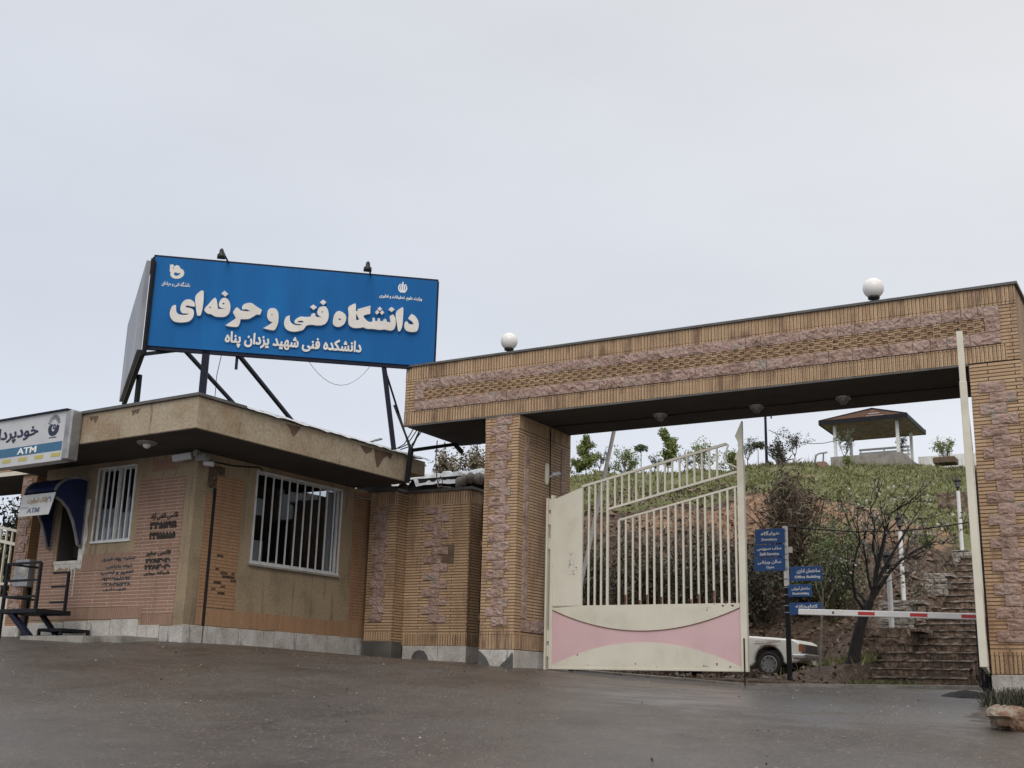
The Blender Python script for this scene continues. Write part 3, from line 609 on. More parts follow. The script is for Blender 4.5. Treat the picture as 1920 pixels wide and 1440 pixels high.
# ------------------------------------------------------------------ lettering
_AR = {'ا':'\ufe8d\ufe8e','آ':'\ufe81\ufe82','ب':'\ufe8f\ufe90\ufe91\ufe92','پ':'\ufb56\ufb57\ufb58\ufb59','ت':'\ufe95\ufe96\ufe97\ufe98','ج':'\ufe9d\ufe9e\ufe9f\ufea0','ح':'\ufea1\ufea2\ufea3\ufea4',
 'خ':'\ufea5\ufea6\ufea7\ufea8','د':'\ufea9\ufeaa','ر':'\ufead\ufeae','ز':'\ufeaf\ufeb0','س':'\ufeb1\ufeb2\ufeb3\ufeb4','ش':'\ufeb5\ufeb6\ufeb7\ufeb8','ص':'\ufeb9\ufeba\ufebb\ufebc','ط':'\ufec1\ufec2\ufec3\ufec4','ع':'\ufec9\ufeca\ufecb\ufecc',
 'ف':'\ufed1\ufed2\ufed3\ufed4','ق':'\ufed5\ufed6\ufed7\ufed8','ک':'\ufb8e\ufb8f\ufb90\ufb91','گ':'\ufb92\ufb93\ufb94\ufb95','ل':'\ufedd\ufede\ufedf\ufee0','م':'\ufee1\ufee2\ufee3\ufee4','ن':'\ufee5\ufee6\ufee7\ufee8',
 'و':'\ufeed\ufeee','ه':'\ufee9\ufeea\ufeeb\ufeec','ی':'\ufbfc\ufbfd\ufbfe\ufbff'}
def shape_fa(s):
    out = []
    for i, c in enumerate(s):
        if c not in _AR: out.append(c); continue
        pv = i > 0 and s[i-1] in _AR and len(_AR[s[i-1]]) == 4
        nx = i+1 < len(s) and s[i+1] in _AR
        f = _AR[c]
        if len(f) == 2: out.append(f[1] if pv else f[0])
        else: out.append(f[3] if pv and nx else f[1] if pv else f[2] if nx else f[0])
    r = []; j = 0; out = out[::-1]          # right to left, but digits keep their order
    while j < len(out):
        if out[j] in '۰۱۲۳۴۵۶۷۸۹':
            k = j
            while k < len(out) and out[k] in '۰۱۲۳۴۵۶۷۸۹': k += 1
            r += out[j:k][::-1]; j = k
        elif out[j] == '\u200c': j += 1
        else: r.append(out[j]); j += 1
    return ''.join(r)
def curve_geo(cu):
    o = bpy.data.objects.new('tmp', cu); COL.objects.link(o)
    dg = bpy.context.evaluated_depsgraph_get(); me = bpy.data.meshes.new_from_object(o.evaluated_get(dg))
    v = np.array([tuple(q.co) for q in me.vertices]); f = [tuple(p.vertices) for p in me.polygons]
    bpy.data.objects.remove(o); bpy.data.meshes.remove(me); bpy.data.curves.remove(cu); return v, f
def text_geo(s, bold=.02, ext=.0):
    cu = bpy.data.curves.new('tmp', 'FONT'); cu.body = s; cu.size = 1; cu.offset = bold; cu.resolution_u = 3; cu.extrude = ext; cu.fill_mode = 'FRONT' if ext == 0 else 'BOTH'
    return curve_geo(cu)
def write(mb, s, o, ux, uy, w, h, t=.004, bold=.02, fa=True):
    """fit a line of writing into the box w x h with lower left corner o; faces along ux x uy"""
    v, f = text_geo(shape_fa(s) if fa else s, .010)
    if not len(v): return
    k_ = max(0., bold-.010); v0, f0 = v, f; V_ = []; F_ = []
    for i, (dx, dy) in enumerate(((0,0),(1,0),(-1,0),(0,1),(0,-1),(.7,.7),(-.7,.7),(.7,-.7),(-.7,-.7)) if k_ > 0 else ((0,0),)):   # heavier strokes
        F_ += [tuple(j+i*len(v0) for j in q) for q in f0]; V_.append(v0+np.array((dx*k_, dy*k_, i*.0006)))
    v = np.concatenate(V_); f = F_
    lo, hi = v.min(0), v.max(0); a = (v[:, 0]-lo[0])/(hi[0]-lo[0])*w; b = (v[:, 1]-lo[1])/(hi[1]-lo[1])*h
    ux = np.array(ux, float); uy = np.array(uy, float); n = np.cross(ux, uy)
    mb.add(np.array(o, float)+np.outer(a, ux)+np.outer(b, uy)+np.outer(t+v[:, 2], n), f)
def smooth_poly(P, k=4):
    P = np.array(P, float); n = len(P); out = []
    for i in range(n):
        p0, p1, p2, p3 = P[i-1], P[i], P[(i+1) % n], P[(i+2) % n]
        a = (p1-p0)/np.linalg.norm(p1-p0); b = (p2-p1)/np.linalg.norm(p2-p1); c = (p3-p2)/np.linalg.norm(p3-p2)
        m1 = (p2-p0)/2 if a@b > .35 else (p2-p1); m2 = (p3-p1)/2 if b@c > .35 else (p2-p1)
        L = np.linalg.norm(p2-p1); m1 = m1/max(np.linalg.norm(m1), 1e-9)*min(np.linalg.norm(m1), L*1.2); m2 = m2/max(np.linalg.norm(m2), 1e-9)*min(np.linalg.norm(m2), L*1.2)
        for j in range(k):
            t = j/k; out.append((2*t**3-3*t**2+1)*p1+(t**3-2*t**2+t)*m1+(-2*t**3+3*t**2)*p2+(t**3-t**2)*m2)
    return out
def poly_geo(polys, ext):
    cu = bpy.data.curves.new('tmp', 'CURVE'); cu.dimensions = '2D'; cu.fill_mode = 'BOTH'; cu.extrude = ext
    for P in polys:
        s = cu.splines.new('POLY'); s.points.add(len(P)-1); s.use_cyclic_u = True
        for q, (x, y) in zip(s.points, P): q.co = (x, y, 0, 1)
    return curve_geo(cu)

# ------------------------------------------------------------------ guard house (its own frame, turned 3 degrees)
GC = at_depth(339, 1203, 22.5); GA = rad(-3.0)
EX = np.array([math.cos(GA), math.sin(GA), 0]); EY = np.array([-math.sin(GA), math.cos(GA), 0])
gh = thing('guard_house', 'low guard house of tan render and brown brick with a deep flat roof', 'building', (GC[0], GC[1], 0), GA)
def guv(p): d = np.array(p)-GC; return np.array([d@EX, d@EY, p[2]])
def gw(u, v, z): return np.array([GC[0], GC[1], 0])+EX*u+EY*v+np.array([0, 0, z])
def fl(x, y, off=0.): return guv(on(x, y, EY, GC@EY+off))
def fr(x, y, off=0.): return guv(on(x, y, EX, GC@EX+off))
def wall_holes(mb, axis, a0, a1, z0, z1, c0, c1, holes):
    As = sorted({a0, a1, *[h[0] for h in holes], *[h[1] for h in holes]}); Zs = sorted({z0, z1, *[h[2] for h in holes], *[h[3] for h in holes]})
    for i in range(len(As)-1):
        for j in range(len(Zs)-1):
            ma, mz = (As[i]+As[i+1])/2, (Zs[j]+Zs[j+1])/2
            if any(h[0] < ma < h[1] and h[2] < mz < h[3] for h in holes): continue
            if axis == 'u': mb.box(As[i], As[i+1], c0, c1, Zs[j], Zs[j+1])
            else: mb.box(c0, c1, As[i], As[i+1], Zs[j], Zs[j+1])
WL = (-2.96, -1.79, 2.85, 4.39); WR = (1.62, 4.265, 2.505, 4.39); NI = (-4.09, -3.33, 2.49, 3.75)
HS = 4.51
wl = MB(); wall_holes(wl, 'u', -4.75, 0, .6, HS, 0, .24, [WL, NI]); wall_holes(wl, 'v', .24, 5.7, .6, HS, -.24, 0, [WR]); wl.box(-4.75, -.24, 5.46, 5.7, .6, HS); wl.box(-4.75, -4.51, .24, 5.46, .6, HS)
wl = wl.build('wall', M['plaster'], gh, local=True)
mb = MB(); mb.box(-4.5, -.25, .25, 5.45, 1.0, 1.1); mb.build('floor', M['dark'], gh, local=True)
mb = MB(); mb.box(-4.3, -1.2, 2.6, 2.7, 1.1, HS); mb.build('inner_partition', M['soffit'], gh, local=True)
# plinth of stone slabs
mb = MB(); u = -4.75; i = 0; r = np.random.default_rng(5)
for a, b, zt in ((-4.75,-3.55,1.22),(-3.54,-2.8,1.24),(-2.79,-2.08,1.25),(-2.07,-1.25,1.27),(-1.24,-.62,1.15),(-.61,.014,1.13)): mb.box(a, b-.012, -.022, .01, .6, zt)
for a, b in ((0,.5),(.51,1.45),(1.46,2.46),(2.47,3.5),(3.51,4.5),(4.51,5.6)): mb.box(-.01, .024, a-.02 if a == 0 else a, b-.008, .6, 1.155+.01*(a > 2))
mb.build('stone_plinth', M['plinth'], gh, local=True, bevel=.006)
# roof slab, coping and soffit
OV = 1.565; ZF = 5.115
mb = MB(); mb.box(-5.6, OV, -1.505, 4.72, HS+.012, ZF); mb.box(-5.6, OV-.02, 4.72, 5.3, HS+.25, ZF-.02); rf = mb.build('roof', M['fascia'], gh, local=True, bevel=.012)
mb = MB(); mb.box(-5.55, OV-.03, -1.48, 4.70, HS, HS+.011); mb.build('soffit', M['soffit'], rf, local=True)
mb = MB(); mb.box(-5.65, OV+.05, -1.555, -1.40, ZF, ZF+.055); mb.box(OV-.10, OV+.05, -1.40, -.35, ZF, ZF+.055); mb.build('coping', M['coping'], rf, local=True)
mb = MB(); r = np.random.default_rng(8)     # loose wet roofing membrane along the right edge
vv = np.arange(-.36, 5.42, .13); nu = 7; vs = []
for v in vv:
    k_ = r.uniform(.0, .022)
    for j in range(nu):
        u = OV+.07-j*.09; vs.append((u+r.uniform(-.012, .012)+(.02 if j == 0 else 0), v, ZF+(.0 if j == 0 else .055+.02*j*.3)+k_*(j in (1, 2))+r.uniform(-.008, .008)-(.018*(r.random() < .3) if j == 0 else 0)))
mb.add(vs, [(i*nu+j, i*nu+j+1, (i+1)*nu+j+1, (i+1)*nu+j) for i in range(len(vv)-1) for j in range(nu-1)])
mb.build('roof_membrane', M['membrane'], rf, local=True)
mb = MB(); mb.box(-5.6, OV-.5, -1.4, 5.3, ZF, ZF+.03); mb.build('roof_felt', M['coping'], rf, local=True)
mb = MB()     # patches where the fascia render has fallen off
M['bare'] = noisy('brown_bare_patch', [(.3,(.075,.048,.032)), (.7,(.14,.09,.058))], 6)
def flake(P, o=(OV, 0, 0), ux=(0,1,0), n=(1,0,0)): MB().prism(P, o, ux, (0,0,1), .004, n).build('fallen_render_patch', M['bare'], rf, local=True)
flake([(.76,5.06),(1.18,5.07),(1.12,4.98),(1.06,4.90),(.99,4.84),(.93,4.88),(.88,4.97)])
flake([(3.0,5.05),(3.42,5.06),(3.36,4.97),(3.2,4.9),(3.1,4.95)]); flake([(3.45,5.06),(4.1,5.06),(4.02,4.92),(3.9,4.98),(3.78,4.90),(3.66,4.72),(3.58,4.66),(3.52,4.8)])
flake([(.25,5.04),(.0,5.05),(.06,4.94),(.12,4.99),(.2,4.93)], (0,-1.505,0), (-1,0,0), (0,-1,0))
flake([(1.2,5.04),(1.5,5.05),(1.42,4.95),(1.36,4.99),(1.28,4.90)], (0,-1.505,0), (-1,0,0), (0,-1,0))
# brick facings
def slabs(name, m_, parent, boxes, **k):
    for b in boxes: MB().box(*b).build(name, M[m_], parent, local=True, **k)
slabs('red_brick_facing', 'red', gh, [(-4.7, -1.62, -.013, .01, 1.52, 2.25), (-1.62, -.285, -.013, .01, 1.36, 4.06), (-4.7, -4.17, -.013, .01, 2.25, 3.2)])
slabs('upright_brick_facing', 'red_soldier', gh, [(-3.2, -1.62, -.015, .01, 2.26, 2.60), (-4.7, -1.19, -.015, .01, 1.28, 1.51), (-1.185, -.285, -.015, .01, 1.14, 1.355), (-1.3, -.5, -.009, .01, 4.2, 4.42)])
slabs('ochre_brick_facing', 'ochre', gh, [(-.01, .013, .30, .46, 1.52, 3.72), (-.01, .013, .535, 1.27, 1.52, 4.12), (-.01, .013, 4.72, 5.62, 1.55, 4.45)])
slabs('upright_ochre_facing', 'ochre_soldier', gh, [(-.01, .014, .30, .46, 1.17, 1.515), (-.01, .014, .535, 4.715, 1.17, 1.50), (-.01, .015, 4.72, 5.62, 1.17, 1.545)])
mb = MB(); mb.box(-.01, .010, .30, .72, 3.84, 4.30); mb.build('broken_brick_patch', noisy('broken_mortar', [(.3,(.035,.022,.016)), (.55,(.12,.08,.055)), (.75,(.22,.16,.11))], 14, .9, 1.0, .03), gh, local=True)
mb = MB(); mb.box(-.01, .022, .462, .533, .85, 3.84); mb.build('downpipe_chase', M['dark'], gh, local=True)
r = np.random.default_rng(4)
for i in range(16):
    v = r.uniform(.58, 1.15); k_ = round((r.normal(2.08, .15) if i < 13 else r.uniform(1.7, 2.9))/.066)*.066; slabs('soot_mark', 'soot', gh, [(.013, .0165, v, min(v+r.uniform(.05, .2), 1.26), k_+.008, k_+.054)])
# barred windows
def window(box, axis, nb, sliding):
    a0, a1, z0, z1 = box
    def B(m, p0, p1, d0, d1, q0, q1):   # d: depth outwards (negative = into the wall)
        if axis == 'u': m.box(p0, p1, -d1, -d0, q0, q1)
        else: m.box(d0, d1, p0, p1, q0, q1)
    f = MB(); B(f, a0, a1, -.12, -.06, z0, z0+.05); B(f, a0, a1, -.12, -.06, z1-.05, z1); B(f, a0, a0+.05, -.12, -.06, z0+.05, z1-.05); B(f, a1-.05, a1, -.12, -.06, z0+.05, z1-.05)
    for q in sliding: B(f, q-.035, q+.035, -.12, -.055, z0+.05, z1-.05)
    fo = f.build('window', M['whitebar'], gh, local=True)
    m = MB(); B(m, a0+.05, a1-.05, -.10, -.094, z0+.05, z1-.05); m.build('pane', M['winglass'], fo, local=True)
    m = MB(); B(m, a0-.03, a1+.03, .0, .035, z0-.03, z0+.012); B(m, a0, a1, .0, .03, z1-.03, z1+.01)
    B(m, a0-.015, a0+.018, .0, .03, z0, z1); B(m, a1-.018, a1+.015, .0, .03, z0, z1); m.build('grille_frame', M['whitebar'], fo, local=True)
    for i in range(1, nb):
        m = MB(); q = a0+(a1-a0)*i/nb; B(m, q-.013, q+.013, .004, .028, z0+.012, z1-.03); m.build('grille_bar', M['whitebar'], fo, local=True)
    return fo
def glass_mat():
    m = mat('window_glass', .03, 0, (.55,.56,.58), .5); b = m.node_tree.nodes['Principled BSDF']; b.inputs['Transmission Weight'].default_value = 1.0; b.inputs['IOR'].default_value = 1.45; return m
def thin_glass():
    m = bpy.data.materials.new('thin_window_glass'); m.use_nodes = True; n = m.node_tree.nodes; n.clear(); l = m.node_tree.links
    o = n.new('ShaderNodeOutputMaterial'); mx = n.new('ShaderNodeMixShader'); tr_ = n.new('ShaderNodeBsdfTransparent'); gl_ = n.new('ShaderNodeBsdfGlossy'); fr_ = n.new('ShaderNodeLayerWeight'); pw = n.new('ShaderNodeMath'); pw.operation = 'POWER'; pw.inputs[1].default_value = 3.0; l.new(fr_.outputs['Facing'], pw.inputs[0])
    tr_.inputs[0].default_value = (.75,.77,.78,1); gl_.inputs['Roughness'].default_value = .04; fr_.inputs['Blend'].default_value = .5
    l.new(pw.outputs[0], mx.inputs[0]); l.new(tr_.outputs[0], mx.inputs[1]); l.new(gl_.outputs[0], mx.inputs[2]); l.new(mx.outputs[0], o.inputs[0]); return m
M['winglass'] = thin_glass()
w1 = window(WL, 'u', 7, (-2.36,)); w2 = window(WR, 'v', 11, ())
mb = MB(); mb.box(-.114, -.108, 1.675, 2.04, 2.56, 2.98); mb.box(-.114, -.108, 1.675, 2.0, 3.5, 3.85); mb.build('paper_sheet', M['ivory'], w2, local=True)
mb = MB(); vs = []
for i in range(9):
    for j in range(5): vs.append((-.16-.03*math.sin(i*1.9), 3.93+.033*i, 2.5+.46*j))
mb.add(vs, [(i*5+j, i*5+j+1, (i+1)*5+j+1, (i+1)*5+j) for i in range(8) for j in range(4)], True); mb.build('curtain', M['ivory'], w2, local=True)
mb = MB(); mb.box(-1.1, -.35, 1.7, 4.1, 2.3, 2.36); mb.build('desk', M['soffit'], w2, local=True)
for b_ in ((-.7, -.6, 2.85, 3.0, 2.36, 2.68), (-.75, -.55, 3.25, 3.5, 2.36, 2.55), (-.5, -.46, 2.2, 2.36, 2.36, 2.62)): slabs('desk_item', 'palestone', w2, [b_])
slabs('room_shade_sheet', 'dark', w2, [(-1.5, -1.45, .3, 5.4, 1.1, 4.5)])  # dark sheet added to stand for the shade inside the room
mb = MB(); mb.box(-2.90, -2.41, .106, .112, 2.9, 3.55); mb.box(-2.31, -1.85, .106, .112, 2.9, 3.45); mb.build('frosted_sheet', M['ivory'], w1, local=True)
mb = MB(); mb.box(.0, .07, WR[0]-.06, WR[1]+.05, WR[2]-.075, WR[2]-.035); mb.build('sill', M['concrete'], w2, local=True)
# cash machine niche with rough mortar edging
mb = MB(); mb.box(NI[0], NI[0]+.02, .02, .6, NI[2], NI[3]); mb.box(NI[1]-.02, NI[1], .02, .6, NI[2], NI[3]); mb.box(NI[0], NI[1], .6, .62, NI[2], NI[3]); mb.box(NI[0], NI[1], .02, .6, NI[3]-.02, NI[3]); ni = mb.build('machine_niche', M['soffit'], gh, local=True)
mb = MB(); mb.box(NI[0]+.12, NI[1]-.05, .35, .58, NI[2]+.02, NI[3]-.1); mb.box(NI[0]+.2, NI[1]-.12, .24, .35, NI[2]+.1, NI[2]+.35); mb.build('cash_machine', M['black'], ni, local=True)
mb = MB(); mb.box(NI[0]+.26, NI[1]-.18, .335, .348, NI[2]+.55, NI[2]+.88); mb.build('screen', M['glass'], ni, local=True)
mb = MB(); r = np.random.default_rng(2)
def ragged(pts_in, pts_out): 
    n = len(pts_in); vs = [(p[0], -.02-r.uniform(0,.02), p[1]) for p in pts_in]+[(p[0]+r.uniform(-.025,.025), -.004, p[1]+r.uniform(-.03,.03)) for p in pts_out]
    mb.add(vs, [(i, i+1, n+i+1, n+i) for i in range(n-1)])
zi = np.linspace(3.75, 2.49, 16); xi = np.linspace(NI[1], NI[0], 10)
ragged([(NI[1], z) for z in zi]+[(x, 2.49) for x in xi], [(NI[1]+.17+.03*math.sin(z*9), z) for z in zi]+[(x+(.10 if i == 0 else 0), 2.33+.03*math.sin(i*2.)) for i, x in enumerate(xi)])
mb.box(NI[0]-.02, NI[1]+.1, -.03, .3, 2.43, 2.492)
for u, z0 in ((-3.62,1.9),(-3.40,1.75),(-3.5,2.1)): mb.box(u, u+.02, -.02, -.012, z0, 2.4)
mb.build('mortar_edging', noisy('pale_fresh_mortar', [(.3,(.42,.40,.36)), (.7,(.66,.63,.58))], 8, .9, .6), ni, local=True)
# writing sprayed on the bricks
mb = MB(); X1 = (1,0,0); Z1 = (0,0,1)
def ad(s, x0, y0, x1, y1, b=.03):
    p = fl(x0, y1); q = fl(x1, y0); write(mb, s, (p[0], -.013, p[2]), X1, Z1, q[0]-p[0], abs(fl(x0, y0)[2]-p[2]), .0045, b)
ad('تاکسی تلفنی آزاد', 283, 962, 336, 977, .05); ad('۳۳۵۱۱۹۱۱', 281, 979, 333, 994, .10); ad('۳۳۵۱۵۵۵۵', 280, 998, 331, 1013, .10)
ad('تاکسی سفیر', 274, 1033, 322, 1044, .07); ad('۲۲۸۳۰۲۰', 273, 1047, 322, 1057, .11); ad('۲۲۸۳۰۳۰', 271, 1059, 322, 1069, .11); ad('شبانه روزی', 270, 1072, 320, 1080, .06)
mb.build('black_painted_advert', M['ink_black'], gh, local=True)
mb = MB(); P = [(190,1047),(250,1043),(256,1058),(249,1070),(255,1079),(247,1100),(240,1112),(196,1112),(189,1098),(187,1080),(196,1068),(189,1058)]
pp = [fl(*q) for q in P]; mb.prism([(q[0], q[2]) for q in smooth_poly([(q[0], q[2], 0) for q in pp], 3)], (0,-.0155,0), (1,0,0), (0,0,1), .0008, (0,-1,0)); mb.build('overpainted_patch', M['smudge'], gh, local=True)
mb = MB()
ad('تخلیه چاه فوری', 191, 1046, 255, 1055, .05); ad('لوله بازکنی', 200, 1060, 249, 1067, .06); ad('تعمیر و نصب', 189, 1071, 252, 1080, .05); ad('۰۹۳۶۶۱۵۸۷۱۲', 190, 1083, 246, 1090, .06); ad('۰۹۳۸۰۳۵۵۲۳۸', 192, 1093, 246, 1100, .06); ad('شهرداری', 194, 1103, 238, 1109, .05)
mb.build('blue_painted_advert', M['ink_blue'], gh, local=True)
mb = MB(); mb.box(-3.1, -1.2, -1.3, -.02, .55, .885); mb.box(-2.9, -.6, -.9, -.02, .55, .90); apron = mb.build('pavement', M['concrete'], None)
apron.location = gh.location; apron.rotation_euler = gh.rotation_euler; prop(apron, kind='structure')

# things fixed to the guard house
def gthing(name, label, cat, u, v, z, group=None): return thing(name, label, cat, gw(u, v, z), GA, group)
def gbox(m, root, *a): return None
def GB(root_uvz):
    return np.array(root_uvz, float)
class GM(MB):   # geometry given in guard-house coordinates
    def build(s, name, m, parent=None, **k):
        s.v = [np.array([GC[0], GC[1], 0])+np.outer(V[:, 0], EX)+np.outer(V[:, 1], EY)+np.outer(V[:, 2], (0, 0, 1)) for V in s.v]
        return MB.build(s, name, m, parent, **k)
o = gthing('soffit_lamp', 'round grey lamp under the guard house eave left of the corner', 'lamp', -.92, -.55, HS)
p = guv(on_z(276, 829, HS)); m = GM(); m.lathe((p[0], p[1], HS), [(.2,0),(.2,-.02),(.16,-.05)], 18); m.build('lamp_base', M['alu'], o)
m = GM(); m.lathe((p[0], p[1], HS-.05), [(.075,0),(.07,-.04),(.03,-.07),(.001,-.075)], 14); m.build('glass_dome', M['globe'], o)
o = gthing('security_camera', 'pair of boxy grey cameras at the guard house corner under the eave', 'camera', .05, -.08, 4.42)
m = GM(); m.box(.0, .10, -.14, -.05, 4.38, HS); m.box(.02, .28, -.10, .05, 4.28, 4.42); m.build('bracket', M['alu'], o, bevel=.008)
m = GM(); m.bar((-.05,-.12,4.40), (-.38,-.30,4.33), .12, .13); m.build('camera_housing', M['ivory'], o, bevel=.01)
m = GM(); m.lathe((.16,.02,4.26), [(.045,0),(.055,.02),(.055,.2),(.03,.21)], 12, axis=(.85,.42,-.1)); m.build('camera_barrel', M['ivory'], o)
m = GM(); m.tube([(.04,.05,4.37),(.03,.5,4.36),(.03,.9,4.37),(.03,1.35,4.42),(.035,1.62,4.46),(.035,1.72,4.44),(.03,1.72,4.38)], .014, 5)
prop(m.build('camera_cable', M['black']), 'black cable from the corner cameras to the barred window', 'cable')
m = GM(); m.tube([(.05,4.2,4.37),(.06,4.5,4.31),(.05,4.9,4.29),(.1,5.2,4.31),(.3,5.5,4.33)], .012, 5)
prop(m.build('wall_cable', M['alu']), 'grey cable sagging from the window to the brick wall coping', 'cable')
# cash machine canopy
o = gthing('machine_canopy', 'dark blue curved canopy with a white front board over the cash machine', 'canopy', -3.75, -.4, 3.5)
def can_prof(k=10):   # outline of the side wing: (out from wall, z)
    P = [(0.02, 4.17), (.18, 4.185)]+[(.18+.62*math.sin(a), 3.80+.385*math.cos(a)) for a in np.linspace(.1, 1.45, k)]
    return P
top = can_prof(); m = GM(); ua, ub = -4.30, -3.28; n = len(top)
m.add([(ua, -p, z) for p, z in top]+[(ub, -p, z) for p, z in top]+[(ua, -p+.012, z-.015) for p, z in top]+[(ub, -p+.012, z-.015) for p, z in top], [(i, i+1, n+i+1, n+i) for i in range(n-1)]+[(2*n+i+1, 2*n+i, 3*n+i, 3*n+i+1) for i in range(n-1)], True)
m.build('canopy_hood', M['canopy'], o)
inner = [(.78, 3.72)]+[(.06+.72*math.sin(a)**.8, 2.85+.85*math.cos(a)**1.0) for a in np.linspace(1.25, .0, 1)]
inn = [(.76, 3.70), (.62, 3.64), (.45, 3.50), (.30, 3.27), (.20, 3.03), (.12, 2.8), (.02, 2.75)]
for u in (ua, ub):
    m = GM(); m.prism(top+inn, (u-.008, 0, 0), (0,-1,0), (0,0,1), .016, (1,0,0)); m.build('side_wing', M['canopy'], o)
    m = GM()
    for A in (top, inn): 
        for a, b in zip(A[:-1], A[1:]): m.bar((u+.012,-a[0],a[1]), (u+.012,-b[0],b[1]), .05, .04)
    m.bar((u+.012,-.02,2.75), (u+.012,-.02,4.17), .05, .04); m.build('wing_frame', M['alu'], o)
a0 = np.array((0,-.80,3.80)); a1 = np.array((0,-.86,3.34)); m = GM()
m.add([(ua-.04,a0[1],a0[2]),(ub+.03,a0[1],a0[2]),(ub-.04,a1[1],a1[2]),(ua-.04,a1[1],a1[2])]+[(ua-.04,a0[1]+.012,a0[2]),(ub+.03,a0[1]+.012,a0[2]),(ub-.04,a1[1]+.012,a1[2]),(ua-.04,a1[1]+.012,a1[2])], [(3,2,1,0),(4,5,6,7),(0,1,5,4),(1,2,6,5),(2,3,7,6),(3,0,4,7)])
fb = m.build('front_board', M['white'], o); uyb = (a0-a1)/np.linalg.norm(a0-a1)
m = GM(); write(m, 'بانک تجارت', np.array((ua+.18,0,0))+a1+uyb*.24, X1, uyb, .66, .15, .004, .03); m.build('gold_writing', M['ink_gold'], fb)
m = GM(); write(m, 'ATM', np.array((ua+.24,0,0))+a1+uyb*.06, X1, uyb, .40, .11, .004, .025, False); m.box(ua, ua+.26, -.842, -.838, 3.53, 3.537); m.box(ua, ua+.24, -.845, -.841, 3.50, 3.507)
m.add(*[(lambda v, f: (np.array((ub-.15,0,0))+a1+np.outer(v[:,0],X1)+np.outer(v[:,1],uyb)+np.array((0,-.004,0)), f))(*poly_geo([[(.07*math.cos(t)+.02,.30+.085*math.sin(t)) for t in np.linspace(-.6,3.6,14)]+[(.045*math.cos(t)+.02,.30+.055*math.sin(t)) for t in np.linspace(3.6,-.6,14)]], 0))][0]); m.build('grey_writing', M['ink_grey'], fb)
def emblem_rays(m, cx, cz, R, y):   # fan of rays over a ball, on a base
    def P2(polys): v, f = poly_geo(polys, 0); m.add([(cx+a, y, cz+b) for a, b, _ in v], f)
    for a in np.linspace(-1.25, 1.25, 12):
        c, s_ = math.cos(a), math.sin(a); P2([[(p*s_*.86+q_*c, p*c-q_*s_) for p, q_ in ((.56*R,-.02*R),(.98*R,-.05*R),(1.02*R,0),(.98*R,.05*R),(.56*R,.02*R))]])
    P2([[(.74*R*math.cos(t), -.22*R+.66*R*math.sin(t)) for t in np.linspace(-3.5, .36, 22)]+[(.38*R,.10*R),(.30*R,-.22*R),(.02*R,-.5*R),(-.20*R,-.42*R),(-.30*R,-.1*R),(-.1*R,.12*R),(-.34*R,.2*R)]])
    P2([[(.20*R*math.cos(t)+.08*R, -.08*R+.24*R*math.sin(t)) for t in np.linspace(0, 2*math.pi, 14)[:-1]], [(.08*R*math.cos(t)+.08*R, -.08*R+.10*R*math.sin(t)) for t in np.linspace(0, 2*math.pi, 10)[:-1]]])
    m.box(cx-.5*R, cx+.5*R, y-.001, y, cz-1.04*R, cz-.97*R)
# illuminated sign box of the cash machine
o = gthing('machine_sign', 'pale lightbox sign with dark Farsi writing and blue ATM band at the left edge', 'sign', -3.4, -1.7, 4.2)
sb = MB; m = GM(); SV = -1.75; z0, z1 = 4.185, 5.165; u1 = -1.87; u0 = -5.3
m.box(u0, u1, SV, -1.51, z0, z1); m.build('sign_box', M['ivory'], o)
m = GM(); m.box(u1, u1+.20, SV-.025, -1.51, z0-.01, z1+.0); m.build('end_cap', M['alu'], o, bevel=.03)
m = GM(); m.box(u0, u1+.06, SV-.05, -1.45, z1, z1+.03); m.build('rain_cover', M['navysteel'], o)
zz0 = lambda f: z0+(z1-z0)*f
m = GM(); m.box(u0, u1-.03, SV-.004, SV, zz0(.20), zz0(.385)); m.build('blue_band', M['steelblue'], o)
for i in range(7): m = GM(); m.box(u1-.33-i*.52, u1-.05-i*.52, SV-.004, SV, zz0(.08), zz0(.155)); m.build('yellow_dash', M['yellow'], o)
m = GM(); write(m, 'ATM', (-3.30, SV-.004, zz0(.225)), X1, Z1, .62, .13, .003, .03, False)
m.v[-1] = m.v[-1]; m.build('white_writing', M['letter_w'], o)
m = GM(); write(m, 'خودپرداز', (-4.22, SV, zz0(.49)), X1, Z1, 1.52, .34, .004, .03); m.build('navy_writing', M['ink_navy'], o); m = GM(); emblem_rays(m, -2.22, zz0(.72), .23, SV-.005); m.build('bank_emblem', M['ink_navy'], o)
# steel platform with railing in front of the cash machine
o = gthing('steel_platform', 'black steel platform with railing and step below the cash machine', 'platform', -3.4, -.7, .9)
m = GM(); m.box(-4.08, -2.9, -1.17, -.35, 1.33, 1.42); m.build('deck', M['black'], o, bevel=.01)
m = GM(); m.box(-3.35, -2.6, -.75, -.08, 1.0, 1.06); m.bar((-3.33,-.73,1.03), (-3.33,-.73,.86), .05); m.bar((-2.63,-.73,1.03), (-2.63,-.73,.86), .05); m.bar((-2.63,-.1,1.03), (-2.63,-.1,.86), .05); m.box(-3.35, -2.3, -.80, -.75, .895, .925); m.build('step', M['black'], o)
m = GM(); m.bar((-3.8,-1.1,1.36), (-3.0,-1.1,.82), .10, .10); m.build('brace', M['navysteel'], o); m = GM(); m.bar((-3.7,-.45,1.36), (-3.1,-.45,.9), .08); m.build('brace', M['navysteel'], o)
m = GM()
for u, v in ((-4.02,-1.14),(-2.95,-1.14)): m.bar((u,v,.84 if u < -4 else 1.42), (u,v,2.32), .055)
wr = GM(); wr.bar((-3.05,-.40,1.42), (-3.05,-.40,2.2), .05)
for z in (2.32, 1.98, 1.66): m.bar((-4.02,-1.14,z), (-2.95,-1.14,z), .045)
